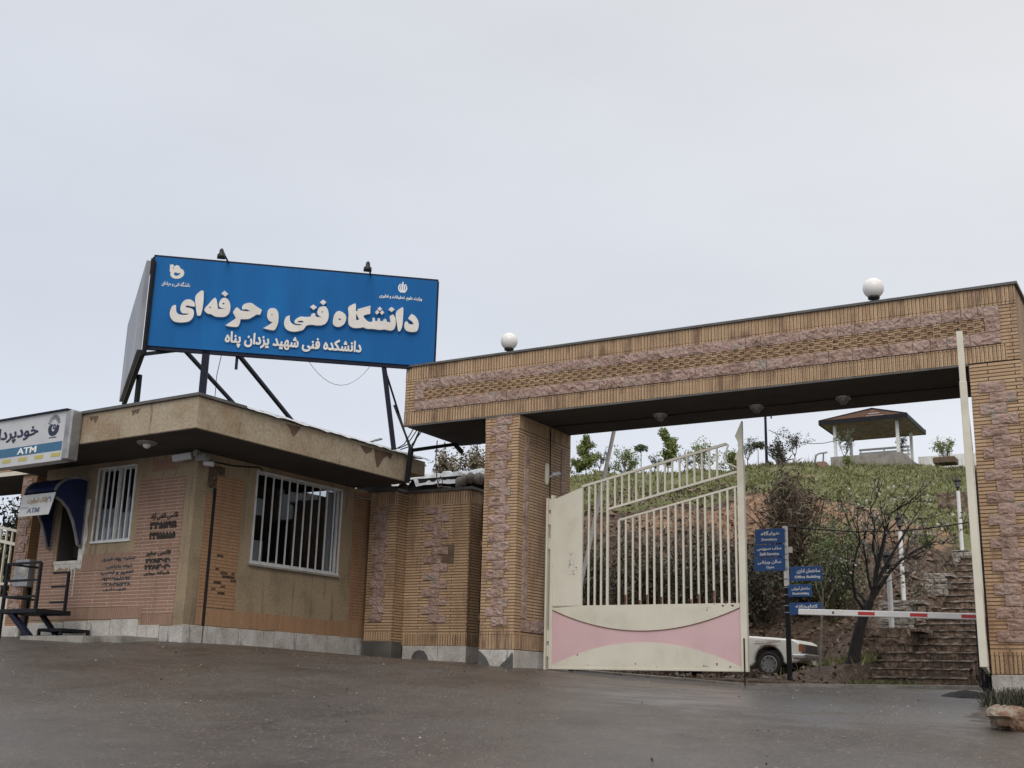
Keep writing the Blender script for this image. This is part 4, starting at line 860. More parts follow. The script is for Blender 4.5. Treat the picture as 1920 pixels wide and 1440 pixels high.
for z in (2.2, 1.92, 1.6): wr.bar((-3.55,-.40,z), (-3.05,-.40,z), .04)
wr.build('railing', M['black'], o)
for z in (1.66, 2.32): m.bar((-4.02,-1.14,z), (-4.02,-.37,z), .04)
m.build('railing', M['black'], o)
# boundary wall with pilaster
o = thing('boundary_wall', 'tan brick boundary wall with stone strips between guard house and gate pillar', 'wall', (-15.4, 22.3, .7))
YW, YP = 22.2, 21.8; ZC = 4.44
m = MB(); m.box(-17.1, -14.13, YW, YW+.5, 1.02, ZC); bw = m.build('brick_wall', M['brick'], o)
m = MB(); m.box(-16.6, -15.84, YP, YW-.003, 1.02, ZC); m.build('pilaster', M['brick'], o)
m = MB(); m.box(-16.61, -15.82, YP-.016, YW, .3, 1.10); m.build('stone_plinth', noisy('dark_grey_plinth', [(.3,(.06,.056,.05)), (.7,(.12,.112,.10))], 3, .8, .2), o, bevel=.01); m = MB(); m.box(-15.8, -14.86, YW-.016, YW+.51, .3, 1.015); m.box(-14.85, -14.12, YW-.016, YW+.51, .3, 1.015); m.build('stone_plinth', M['plinth'], o, bevel=.01)
m = MB(); m.box(-16.66, -15.78, YP-.07, YP+.1, ZC, ZC+.06); m.box(-17.1, -14.07, YW-.07, YW+.57, ZC+.001, ZC+.061); m.box(-16.66, -15.78, YP+.1, YW-.07, ZC, ZC+.059); m.build('wall_coping', M['coping'], o)
for a, b, z0, z1, y, sd in ((-16.6,-15.84,4.15,ZC,YP,31),(-15.83,-14.13,4.15,ZC,YW,32),(-15.83,-14.13,1.02,1.27,YW,33),(-16.6,-15.84,1.11,1.31,YP,34)): m = MB(); soldiers(m, a, b, z0, z1, y, seed=sd); m.build('upright_bricks', M['soldier'], o)
m = MB()
n = 7
for i in range(n):
    y = YW+.01+i*.0665; m.box(-14.14, -14.118, y, y+.057, 4.15, ZC); m.box(-14.14, -14.118, y, y+.057, 1.02, 1.27)
m.build('upright_bricks', M['soldier'], o)
m = MB(); stone_column(m, -16.6, .34, .20, .36, .12, 0, 1.36, 4.12, YP, seed=900); m.build('pilaster_stones', M['stone'], o)
m = MB(); stone_column(m, -15.8, .44, .48, .44, .68, 0, 1.34, 4.12, YW, seed=950); m.build('wall_stones', M['stone'], o)
p = on_y(829, 1022, YW); q = on_y(851, 1056, YW); m = MB(); m.box(p[0], q[0], YW-.006, YW+.02, q[2], p[2]); m.build('broken_patch', M['bare'], o)
M['damp'] = noisy('damp_dark_stone', [(.3,(.055,.053,.05)), (.7,(.105,.10,.094))], 5, .6, .2)
m = MB(); m.prism([(-15.55,.60),(-15.53,.80),(-15.45,.90),(-15.33,.93),(-15.2,.9),(-15.1,.78),(-15.07,.60)], (0, YW-.017, 0), (1,0,0), (0,0,1), .002, (0,-1,0)); m.build('damp_stain', M['damp'], o)
for P in ([(-12.82,.45),(-12.82,.86),(-12.76,.83),(-12.64,.73),(-12.56,.60),(-12.5,.45)], [(-12.38,.45),(-12.28,.60),(-12.14,.70),(-12.05,.82),(-12.015,.80),(-12.012,.45)]): m = MB(); m.prism(P, (0, YG-.0145, 0), (1,0,0), (0,0,1), .002, (0,-1,0)); m.build('damp_stain', M['damp'], g)
o = thing('side_door', 'grey steel side door ajar between the boundary wall and the left gate pillar', 'door', (-13.5, 22.5, .65))
m = MB(); m.bar((-13.06, 21.1, .45), (-13.06, 21.1, 4.1), .06); m.build('door_post', M['alu'], o)
m = MB(); m.box(-14.1, -12.85, 22.75, 22.8, .6, 4.2); m.build('door_leaf', noisy('dark_brown_door', [(.3,(.03,.022,.016)), (.7,(.06,.045,.032))], 3), o)
m = MB(); m.box(-13.12, -13.0, 21.06, 21.14, 3.0, 3.1); m.box(-13.12, -13.0, 21.06, 21.14, 1.5, 1.6); m.build('hinge', M['rust'], o)
# low annex roof behind the wall, draped in roofing membrane
o = thing('annex_building', 'low annex roof draped in white sheeting behind the brick wall', 'building', (-15.2, 26, 1))
m = MB(); m.box(-18.4, -14.7, 24.2, 26.0, 1.0, 4.75); m.build('wall', noisy('sooty_render', [(.3,(.03,.026,.022)), (.7,(.09,.075,.06))], 2), o)
m = MB(); m.box(-18.6, -14.35, 23.8, 26.2, 4.76, 5.12); m.build('roof', M['dark'], o)
m = MB(); r = np.random.default_rng(21); nu_, nv_ = 30, 7; vs = []
for i in range(nu_+1):
    dr = r.uniform(.02, .10)+(.16 if 8 < i < 24 and r.random() < .6 else 0)
    for j in range(nv_):
        x = -18.7+i*4.4/nu_; vs.append((x+r.uniform(-.05,.05), 23.72+j*.28+r.uniform(-.04,.04) if j else 23.70, 5.2+.05*j*(j < 3)+r.uniform(-.05,.07) if j else 5.16-dr))
m.add(vs, [(i*nv_+j, (i+1)*nv_+j, (i+1)*nv_+j+1, i*nv_+j+1) for i in range(nu_) for j in range(nv_-1)]); m.build('roof_sheeting', M['membrane'], o)
m = MB(); r = np.random.default_rng(22)
for i in range(12): c = np.array((-15.4+i*.16, 23.66+r.uniform(-.05,.05), 4.95+r.uniform(-.06,.06))); m.lathe(c-(0,0,.14), [(.03,0),(.085,.04),(.10,.14),(.08,.24),(.02,.28)], 8)
m.build('hanging_fold', M['palestone'], o)
# ------------------------------------------------------------------ billboard on the roof
BA = rad(49); BD = np.array([math.sin(BA), math.cos(BA), 0]); BN = np.array([math.cos(BA), -math.sin(BA), 0])
BP = at_depth(384, 700, 25.3); BC = BP@BN
bo_ = on(275, 650, BN, BC); bb = thing('roof_billboard', 'blue roof billboard with raised white Farsi letters on dark steel posts', 'billboard', (bo_[0], bo_[1], 5.15), math.pi/2-BA)
def bsz(x, y, off=0.): p = on(x, y, BN, BC+off)-np.array([bo_[0], bo_[1], 0]); return p@BD, p[2]-5.15
cs = [bsz(*p) for p in ((290,481),(821,527),(812,685),(275,650))]
S0, S1 = (cs[0][0]+cs[3][0])/2, (cs[1][0]+cs[2][0])/2; Z1_, Z0_ = (cs[0][1]+cs[1][1])/2, (cs[2][1]+cs[3][1])/2
def L(mb): return mb
m = MB(); m.box(S0, S1, 0, .05, Z0_, Z1_); pn = m.build('sign_panel', M['signblue'], bb, local=True)
m = MB()
for a, b in (((S0-.03,.06,Z0_-.04),(S1+.03,.06,Z0_-.04)), ((S0-.03,.06,Z1_+.01),(S1+.03,.06,Z1_+.01)), ((S1+.01,.06,Z0_),(S1+.01,.06,Z1_)), ((S0-.02,.06,Z0_),(S0-.02,.06,Z1_))): m.bar(a, b, .07, .08)
m.build('sign_frame', M['navysteel'], bb, local=True)
m = MB()
for s in np.linspace(S0, S1, 6)[1:-1]: m.bar((s,.09,Z0_),(s,.09,Z1_), .05)
for z in (Z0_+.6, Z0_+1.3): m.bar((S0,.1,z),(S1,.1,z), .05)
m.build('back_frame', M['navysteel'], bb, local=True)
s1, _ = bsz(383, 690); s2, _ = bsz(719, 700)
for s, w_, ds in ((s1, .15, 0.0), (s2, .10, .32)):
    m = MB(); m.bar((s, .10, Z0_), (s+ds, .10, -.05), w_); m.build('post', M['navysteel'], bb, local=True)
def lz(x, y, D): p = at_depth(x, y, D)-np.array([bo_[0], bo_[1], 5.15]); return (p@BD, -(p@BN), p[2])
for (x0, y0), (x1, y1), D1, w_ in (((345,655),(432,750),28.0,.07), ((447,665),(542,782),28.4,.075), ((721,690),(772,852),28.6,.035)):
    a = np.array(lz(x0, y0, at_depth(1,1,1)[0]*0+float(on(x0, y0, BN, BC-.12)@RC[2]))); b = np.array(lz(x1, y1, D1)); m = MB(); m.bar(a, b+(b-a)*.12, w_); m.build('brace', M['navysteel'], bb, local=True)
m = MB(); a = np.array(lz(445, 664, float(on(445, 664, BN, BC-.12)@RC[2]))); m.bar(a, a-(0,0,.34), .06); m.build('cut_post', M['navysteel'], bb, local=True)
# second face, running back from the near corner and seen almost edge-on
c0 = on(268, 656, BN, BC+.05); c1 = on_z(229, 764, c0[2]); dd = (c1-c0)[:2]; ln = np.linalg.norm(dd); dd = dd/ln; L2 = 5.2
A2 = lambda t, z, off=0: np.array([c0[0]+dd[0]*t-dd[1]*off, c0[1]+dd[1]*t+dd[0]*off, c0[2]+z])
H2 = Z1_-Z0_
m = MB(); m.v = []; P4 = [A2(.02,0,.03),A2(L2,0,.03),A2(L2,H2,.03),A2(.02,H2,.03),A2(.02,0,.12),A2(L2,0,.12),A2(L2,H2,.12),A2(.02,H2,.12)]
m.add(P4, [(3,2,1,0),(4,5,6,7),(0,1,5,4),(1,2,6,5),(2,3,7,6),(3,0,4,7)]); m.build('side_banner', noisy('silver_grey_banner', [(.3,(.13,.14,.16)), (.5,(.24,.25,.28)), (.7,(.34,.35,.38))], 1.5, .5, .3, .03, sc=(1,1,.3)), bb)
m = MB(); m.bar(A2(0,-.06,0), A2(L2,-.06,0), .10, .12); m.bar(A2(0,H2+.02,0), A2(L2,H2+.02,0), .06, .08); m.bar(A2(.0,-.1,-.03), A2(.0,H2,-.03), .07); m.build('side_frame', M['black'], bb)
m = MB(); m.bar(A2(2.2,0,-.12), A2(2.2,-1.9,-.12), .09); m.build('side_post', M['black'], bb)
m = MB(); m.bar(on(270, 664, BN, BC), on(346, 655, BN, BC-.3), .07); m.build('corner_strut', M['black'], bb)
# floodlights on short arms, standing on the billboard's top edge
def flood(x, y, hx, hy, label, src=None):
    b = on(x, y, BN, BC-.05); h = on(hx, hy, BN, BC+.75)
    if src is not None: return dup(src, b, math.pi/2-BA, label)
    o = thing('flood_lamp', label, 'lamp', b, math.pi/2-BA, 'flood lamps over the billboard')
    m = MB(); m.tube([b, b+(h-b)*.5, h], .022, 6); m.build('lamp_arm', M['lampblack'], o)
    hd = h-np.array((0,0,.02)); m = MB(); ax = -BN*.25+np.array((0,0,-1.)); ax /= np.linalg.norm(ax)
    m.lathe(hd, [(.03,-.02),(.045,.01),(.05,.07),(.085,.10),(.09,.19),(.075,.19)], 14, axis=ax); m.build('lamp_head', M['lampblack'], o); return o
f1 = flood(429, 494, 416, 467, 'black flood lamp on an arm over the left part of the billboard')
flood(695, 517, 682, 493, 'black flood lamp on an arm over the right part of the billboard', f1)
# raised letters of the title, traced letter by letter
TA = lambda p: (300+p[0]/7.385, 530+p[1]/7.385)
TB = lambda p: (500+p[0]/6.0, 540+p[1]/6.0)
TA_ = [[[(205,308),(170,325),(145,375),(135,430),(150,490),(195,535),(265,550),(340,548),(405,532),(450,490),(468,440),(466,390),(445,362),(400,348),(345,335),(375,315),(430,325),(482,332),(478,280),(440,242),(390,230),(340,245),(300,290),(282,345),(285,385),(310,420),(405,430),(365,445),(300,445),(250,432),(225,390),(222,318)]],
 [[(570,110),(605,118),(602,250),(585,370),(560,450),(515,455),(495,330),(490,190)]],
 [[(768,206),(785,240),(795,310),(803,362),(912,366),(840,345),(815,315),(825,265),(855,222),(895,208),(940,230),(970,290),(974,360),(952,430),(900,468),(830,475),(760,465),(712,438),(655,425),(616,385),(628,345),(670,300),(700,262),(738,222)],[(868,278),(900,290),(880,302),(862,292)],[(690,325),(708,350),(680,352)]],
 [[(893,110),(945,155),(905,190),(850,152)]],
 [[(1225,280),(1275,285),(1330,325),(1410,375),(1385,440),(1340,440),(1290,470),(1230,500),(1170,505),(1115,505),(1105,555),(1070,610),(960,605),(905,590),(960,555),(1020,515),(1050,490),(1030,450),(1012,405),(1060,340),(1090,355),(1120,385),(1200,395),(1255,395),(1200,368),(1140,372),(1138,330),(1170,295)]],
 [[(1550,352),(1600,360),(1635,410),(1642,490),(1630,570),(1585,655),(1500,648),(1430,630),(1500,590),(1560,548),(1510,525),(1485,470),(1490,400),(1515,362)],[(1533,440),(1567,442),(1550,456)]]]
TB_ = [[[(262,308),(222,322),(200,365),(198,420),(228,468),(290,490),(360,485),(415,465),(445,425),(500,413),(560,420),(620,418),(670,392),(695,335),(695,268),(670,215),(632,205),(590,222),(570,265),(578,300),(618,330),(555,322),(545,290),(525,283),(502,298),(498,322),(440,325),(380,322),(335,345),(312,375),(325,398),(405,410),(370,420),(310,413),(272,385),(260,345)],[(345,372),(398,368),(420,386),(360,387)],[(613,265),(637,262),(628,280)]],
 [[(525,185),(565,215),(528,245),(488,213)]], [[(635,130),(672,160),(637,190),(598,160)]],
 [[(795,262),(840,265),(885,300),(895,345),(875,400),(830,432),(785,435),(750,410),(745,370),(760,305)],[(808,338),(844,350),(815,364)]],
 [[(990,175),(1003,185),(1003,262),(1090,235),(1168,225),(1166,290),(1115,300),(1085,312),(1110,350),(1150,380),(1190,378),(1192,335),(1215,335),(1222,372),(1245,372),(1250,342),(1272,340),(1280,372),(1305,372),(1320,350),(1345,350),(1352,380),(1395,385),(1388,350),(1385,320),(1418,295),(1445,330),(1452,400),(1435,460),(1390,478),(1330,466),(1270,470),(1200,460),(1130,458),(1085,442),(1050,448),(980,448),(930,420),(918,370),(922,290),(920,215)],[(1008,285),(1042,355),(1006,362)]],
 [[(1022,238),(1168,198),(1168,220),(1026,254)]],
 [[(1272,210),(1300,235),(1275,258),(1245,235)]], [[(1245,245),(1268,273),(1240,298),(1218,272)]], [[(1300,250),(1322,275),(1298,302),(1274,276)]], [[(1405,212),(1440,240),(1405,270),(1368,240)]],
 [[(1525,215),(1538,225),(1535,320),(1525,430),(1500,488),(1480,485),(1465,400),(1455,275)]],
 [[(1630,290),(1672,318),(1704,370),(1710,430),(1690,484),(1632,494),(1578,482),(1550,445),(1555,385),(1580,375),(1605,405),(1655,410),(1640,380),(1600,350),(1595,335)]]]
face = MB(); side = MB()
for T, G in ((TA, TA_), (TB, TB_)):
    for letter in G:
        P = [[bsz(*T(p), .075) for p in smooth_poly(ring)] for ring in letter]
        v, f = poly_geo(P, .0); face.add(np.stack([v[:,0], np.full(len(v), -.0755), v[:,1]], 1), [tuple(reversed(q)) for q in f])
        for ring in P:
            n = len(ring); side.add([(a, -.074, b) for a, b in ring]+[(a, 0.0, b) for a, b in ring], [(i, (i+1) % n, n+(i+1) % n, n+i) for i in range(n)])
face.build('title_letters', M['letter'], pn, local=True); side.build('letter_edges', M['letter_side'], pn, local=True)
def bwrite(s, x0, y0, x1, y1, h, mt, name, b=.03, t=.03, words=None):
    """writing along the panel: (x0,y0) lower left and (x1,y1) lower right pixel of the base line, h tall"""
    a = bsz(x0, y0); c = bsz(x1, y1); m_ = MB(); write(m_, s, (a[0], 0, (a[1]+c[1])/2), (1,0,0), (0,0,1), c[0]-a[0], h, t, b); return m_.build(name, mt, pn, local=True)
bwrite('دانشکده فنی شهید یزدان پناه', 420, 655, 677, 666, .36, M['letter'], 'subtitle_letters', .042, .03)
bwrite('وزارت علوم، تحقیقات و فناوری', 711, 560, 791, 567, .115, M['letter_w'], 'ministry_writing', .03, .004)
bwrite('دانشگاه فنی و حرفه‌ای', 303, 537, 356, 540, .13, M['letter_w'], 'logo_writing', .012, .004)
m = MB(); c = bsz(755, 539); R_ = .12      # national emblem: a sword between four crescents
def shp(P): v, f = poly_geo(P, 0); m.add(np.stack([v[:,0], np.full(len(v), -.006), v[:,1]], 1), [tuple(reversed(q)) for q in f])
shp([[(c[0]-.016, c[1]-R_), (c[0]+.016, c[1]-R_), (c[0]+.014, c[1]+R_), (c[0], c[1]+R_*1.15), (c[0]-.014, c[1]+R_)]])
for sg in (-1, 1):
    for r0, r1 in ((.030,.056), (.074,.102)):
        out = [(c[0]+sg*(r1*math.sin(t)), c[1]-R_*.12-R_*1.0*math.cos(t)*(.9 if r0 < .05 else 1)) for t in np.linspace(.25, 2.55, 12)]; inn_ = [(c[0]+sg*(r0*math.sin(t)), c[1]-R_*.08-R_*.85*math.cos(t)*(.9 if r0 < .05 else 1)) for t in np.linspace(2.5, .3, 12)]
        shp([out+inn_])
m.build('national_emblem', M['letter_w'], pn, local=True)
m = MB(); lo = [bsz(270+x/6.857, 470+y/6.857) for x, y in smooth_poly([(335,180),(375,180),(385,205),(420,188),(455,200),(470,230),(500,245),(518,285),(505,325),(465,355),(410,362),(360,345),(338,310),(345,275),(332,275)])]
hi_ = [bsz(270+x/6.857, 470+y/6.857) for x, y in smooth_poly([(385,290),(410,280),(435,292),(470,285),(455,310),(415,325),(390,312)])]; kn = [bsz(270+x/6.857, 470+y/6.857) for x, y in ((372,215),(388,218),(378,240))]
shp([lo, hi_, kn]); m.build('round_logo', M['letter'], pn, local=True)
m = MB(); pts = [on(575+t*118, 672+t*16+42*(1-(2*t-1)**2), BN, BC-.1) for t in np.linspace(0, 1, 12)]
prop(m.tube(pts, .008, 4).build('hanging_wire', M['alu']), 'thin grey wire looping below the billboard', 'cable')
m = MB(); a = on(416, 662, BN, BC-.1); b = at_depth(403, 745, 26.5); prop(m.tube([a, (a+b)/2-(.05,0,0), b], .008, 4).build('hanging_wire', M['black']), 'thin dark wire hanging straight beside the thick billboard post', 'cable')
# wires and bracket between guard house roof and beam
o = thing('steel_bracket', 'dark steel bracket bars between guard house roof and gate beam', 'bracket', at_depth(765, 880, 26.5))
m = MB(); m.bar(at_depth(771, 840, 26.3), at_depth(763, 905, 26.1), .09, .09); m.bar(at_depth(768, 845, 26.3), at_depth(853, 833, 26.9), .075); m.bar(at_depth(853, 833, 26.9), at_depth(866, 848, 26.7), .08); m.build('steel_bar', M['black'], o)
m = MB(); m.bar(at_depth(739, 760, 27.5), at_depth(771, 842, 26.4), .035); m.bar(at_depth(788, 805, 26.8), at_depth(771, 842, 26.4), .03); m.build('tie_rod', M['black'], o)
for i, (x0, y0, x1, y1, lb) in enumerate(((742,842,776,803,'black cable rising to the beam, leftmost of the bundle'),(747,841,782,806,'black cable rising to the beam, middle of the bundle'),(751,843,790,810,'black cable rising to the beam, rightmost of the bundle'))):
    a = at_depth(x0, y0, 27.6); b = at_depth(x1, y1, 26.6); m = MB(); m.tube([a, (a+b)/2-(0,0,.12), b], .014, 4); prop(m.build('power_cable', M['black']), lb, 'cable', 'cables from the roof to the beam')
m = MB(); m.tube([at_depth(820, 826, 27.2), at_depth(817, 860, 27.2), at_depth(819, 895, 27), at_depth(823, 915, 26.8), at_depth(830, 905, 26.8), at_depth(826, 893, 26.8), at_depth(820, 912, 26.7), at_depth(846, 914, 26.6)], .014, 5)
prop(m.build('coiled_cable', M['palestone']), 'pale cable coiled on top of the brick wall', 'cable')
# far left gate of the way out
o = thing('exit_gate_portal', 'second brick gate portal at the left edge behind the cash machine sign', 'gateway', (-23.2, 18.2, 1.0))
m = MB(); m.box(-34, -22.75, 17.5, 19.3, 4.66, 5.6); m.build('beam', M['brick'], o)
m = MB(); m.box(-34, -22.7, 17.46, 19.34, 4.6, 4.655); m.build('soffit', M['soffit'], o)
m = MB(); m.box(-34, -22.7, 17.44, 17.49, 4.60, 4.70); m.build('trim', M['cream'], o)
m = MB(); m.box(-23.28, -22.8, 17.5, 18.0, .8, 4.6); p = m.build('pillar', M['ochre'], o)
m = MB(); stone_column(m, -23.28, .30, .05, .34, .10, 0, 1.5, 4.5, 17.5, seed=1500); m.build('pink_stone_column', M['stone'], p)
m = MB(); m.box(-23.4, -22.7, 17.42, 18.06, .6, 1.2); m.build('stone_plinth', M['plinth'], p, bevel=.02)
m = MB(); m.box(-23.4, -23.3, 19.2, 22.0, .8, 4.4); m.build('inner_wall', M['soffit'], o)
o = thing('exit_gate_leaf', 'cream barred steel gate leaf at the left edge with slanted rail', 'gate', (-23.5, 18.0, 1.1))
m = MB(); x0, x1 = -27.5, -23.45; yy = 18.0; tp = lambda x: 4.05-.24*(x-x0)/(x1-x0)*3
m.bar((x1,yy,1.2),(x1,yy,3.3), .07); m.bar((x0,yy,3.3+.45),(x1,yy,3.02), .07); m.bar((x0,yy,tp(x0)),(x1,yy,tp(x1)), .06); m.bar((x0,yy,2.2),(x1,yy,2.2), .06); m.build('gate_rails', M['cream'], o)
for i in range(14): m = MB(); x = x1-.2-i*.21; m.bar((x,yy,1.9),(x,yy,tp(x)), .04); m.build('gate_bar', M['cream'], o)
m = MB(); m.box(x0, x1, yy-.02, yy+.02, 1.15, 1.9); m.build('lower_panel', M['cream'], o)
o = thing('meter_box', 'grey metal box with round dial on the small brick pillar', 'meter box', at_depth(48, 1100, 25.6))
p = at_depth(50, 1075, 25.6); m = MB(); m.box(p[0]-.23, p[0]+.23, p[1]-.15, p[1]+.15, p[2]-.30, p[2]+.28); m.build('casing', M['alu'], o, bevel=.012)
m = MB(); m.lathe((p[0]+.05, p[1]-.15, p[2]+.04), [(.14,0),(.13,.015),(.05,.02),(.045,.03)], 18, axis=(0,-1,0)); m.build('dial', M['plinth'], o)
m = MB(); m.bar((p[0], p[1]+.1, p[2]-.3), (p[0], p[1]+.1, .9), .08); m.build('stand', M['black'], o)
# ------------------------------------------------------------------ behind the gate: steps, walls, lamps
st = thing('stone_stairs', 'dark mossy stone stairs climbing the hillside behind the right gate pillar', 'stairs', at_depth(1730, 1288, 24.6))
for i, (yt, xl, xr, D) in enumerate(steps):
    a = at_depth((xl+xr)/2, yt, D); Y = a[1]; z = a[2]; x0 = on_y(xl, yt, Y)[0]; x1 = on_y(xr, yt, Y)[0]
    m = MB(); m.box(x0, x1, Y+.04, Y+1.6, z-.6, z-.035); r = np.random.default_rng(300+i); x = x0
    while x < x1-.02:
        wd = min(r.uniform(.22, .5), x1-x)
        if x1-x-wd < .12: wd = x1-x
        stone(m, (x, Y+.04, z-.20), (1,0,0), (0,0,1), (0,-1,0), wd-.012, .165, out=.045, seed=int(r.integers(1e6)), nu=5, nv=3); x += wd
    sp = m.build('step', M['step'], st)
    m = MB(); xs_ = np.arange(x0-.03, x1+.13, .1); n = len(xs_); vs = []
    for x in xs_: vs += [(x, Y-.045+r.uniform(-.015,.02), z-.03+r.uniform(-.008,.006)), (x, Y-.04+r.uniform(-.012,.015), z+r.uniform(-.006,.010)), (x, Y+.45, z+r.uniform(-.004,.006))]
    m.add(vs, [(3*k, 3*k+3, 3*k+4, 3*k+1) for k in range(n-1)]+[(3*k+1, 3*k+4, 3*k+5, 3*k+2) for k in range(n-1)]); m.build('tread_edge', M['steptop'], sp)
def rubble_wall(name, label, x0, y0, x1, y1, D, depth, mt, seed, sz=(.22, .16)):
    """dry-stone block filling the pixel box at depth D"""
    a = at_depth(x0, y1, D); b = at_depth(x1, y0, D); Y = a[1]; xa = a[0]; xb = on_y(x1, y1, Y)[0]; za = a[2]-.1; zb = on_y(x0, y0, Y)[2]
    o = thing(name, label, 'wall', ((xa+xb)/2, Y, za)); r = np.random.default_rng(seed); m = MB(); m.box(xa+.03, xb-.03, Y+.03, Y+depth, za-.4, zb-.04); m.build('core', M['step'], o)
    m = MB(); z = za
    while z < zb-.03:
        h = min(sz[1]*r.uniform(.7, 1.3), zb-z+.02); x = xa-r.uniform(0, .1)
        while x < xb-.03:
            wd = sz[0]*r.uniform(.7, 1.6); stone(m, (x, Y+.03, z), (1,0,0), (0,0,1), (0,-1,0), min(wd, xb-x+.08)-.012, h-.012, out=.07, seed=int(r.integers(1e6)), nu=4, nv=3); x += wd
        z += h
    y = Y
    while y < Y+depth: stone(m, (xb-.03, y, zb-.35), (0,1,0), (0,0,1), (1,0,0), min(.3, Y+depth-y), .33, out=.05, seed=int(r.integers(1e6))); y += .31
    x = xa
    while x < xb: stone(m, (x, Y+.02, zb-.05), (1,0,0), (0,1,0), (0,0,1), .32, depth-.02, out=.06, seed=int(r.integers(1e6))); x += .32
    m.build('stones', mt, o); return o
rubble_wall('stone_wall', 'low dark stone wall beside the stairs, behind the first lamp post', 1618, 1178, 1703, 1224, 26.2, 1.2, M['step'], 41, (.3, .2))
rubble_wall('stone_wall', 'pale stacked stone block above the dark wall left of the stairs', 1654, 1127, 1708, 1176, 27.6, .8, M['palestone'], 42, (.34, .14))
rubble_wall('stone_wall', 'pale patch of stacked stones beside the upper stairs', 1738, 1076, 1772, 1110, 31.2, .8, M['palestone'], 43)
rubble_wall('stone_wall', 'dark stone terrace wall on the slope behind the upper lantern', 1764, 925, 1850, 975, 43, 1.0, M['step'], 44, (.5, .3))
rubble_wall('stone_wall', 'narrow pale stone pier at the foot of the upper lamp post', 1794, 1032, 1822, 1062, 34.6, .6, M['palestone'], 45)
def garden_lamp(x, y, D, label, src=None, lantern=True):
    b = at_depth(x, y, D)
    if src is not None: return dup(src, b, 0, label)
    o = thing('garden_lamp', label, 'lamp', b, 0, 'white garden lamp posts along the stairs')
    m = MB(); m.tube([(0,0,-.3),(0,0,1.75)], [.062,.055], 10); m.build('lamp_post', M['white'], o, local=True)
    m = MB(); m.tube([(0,0,1.75),(0,0,1.83)], [.03,.03], 8); m.lathe((0,0,1.83), [(.06,0),(.10,.20),(.13,.21),(.12,.24),(.03,.33),(.02,.37),(.001,.40)], 6); m.build('lantern', M['lampblack'], o, local=True)
    m = MB(); m.lathe((0,0,1.86), [(.068,0),(.098,.16)], 6); m.build('lantern_glass', M['headglass'], o, local=True); return o
gl1 = garden_lamp(1674.5, 1219, 26.0, 'white garden lamp post at the foot of the stairs behind the barrier arm')
garden_lamp(1694.5, 1121, 30.7, 'white garden lamp post rising above the pale stacked stones', gl1); garden_lamp(1804, 1031, 35, 'white garden lamp post with black lantern at the top of the stairs', gl1)
# barrier arms
def barrier(name, label, a, b, loc, hgt=.115):
    o = thing(name, label, 'barrier', loc, 0, 'white boom barriers behind the gate'); a = np.array(a); b = np.array(b); m = MB(); m.bar(a, b, .05, hgt, up=(0,0,1) if abs((b-a)[2]) < 1.5 else (0,1,0)); m.build('boom', M['white'], o, bevel=.012); return o, a, b
A_ = on_y(1497, 1147, 22.9); B_ = on_y(1850, 1157, 22.9)
o, a, b = barrier('boom_barrier', 'lowered white barrier arm with red bands across the gateway', A_, B_, (B_[0]+.15, 22.9, .2))
dv = (b-a)/np.linalg.norm(b-a); Lb = np.linalg.norm(b-a)
for i, px in enumerate((1625, 1723, 1820)):
    c = on_y(px, 1150, 22.9); t = (c-a)@dv; m = MB(); m.bar(a+dv*(t-.155)+(0,-.0265,0), a+dv*(t+.155)+(0,-.0265,0), .004, .062); m.build('red_band', M['red_paint'], o)
m = MB(); c = a+dv*.68; m.bar(c-dv*.02+(0,-.027,0), c+dv*.02+(0,-.027,0), .005, .05); m.build('reflector', M['rust'], o)
m = MB(); m.box(B_[0]-.05, B_[0]+.30, 22.75, 23.05, .1, 1.5); m.build('barrier_cabinet', M['black'], o, bevel=.02)
A2_ = on_y(1088, 1100, 23.3); B2_ = on_y(1153, 800, 23.3)
o, a, b = barrier('boom_barrier', 'raised white barrier arm leaning behind the slanted gate railing', A2_+(A2_-B2_)*.45, B2_+(B2_-A2_)*.1, (A2_[0]-.4, 23.3, .5))
for px, py in ((1141, 856), (1108, 1010)):
    c = on_y(px, py, 23.3); dv = (b-a)/np.linalg.norm(b-a); m = MB(); m.bar(c-dv*.09+(0,-.027,0), c+dv*.09+(0,-.027,0), .004, .06, up=(0,1,0)); m.build('dark_band', M['black'], o)
m = MB(); c = a; m.box(c[0]-.2, c[0]+.15, 23.15, 23.45, .3, c[2]+.1); m.build('barrier_cabinet', M['black'], o, bevel=.02)
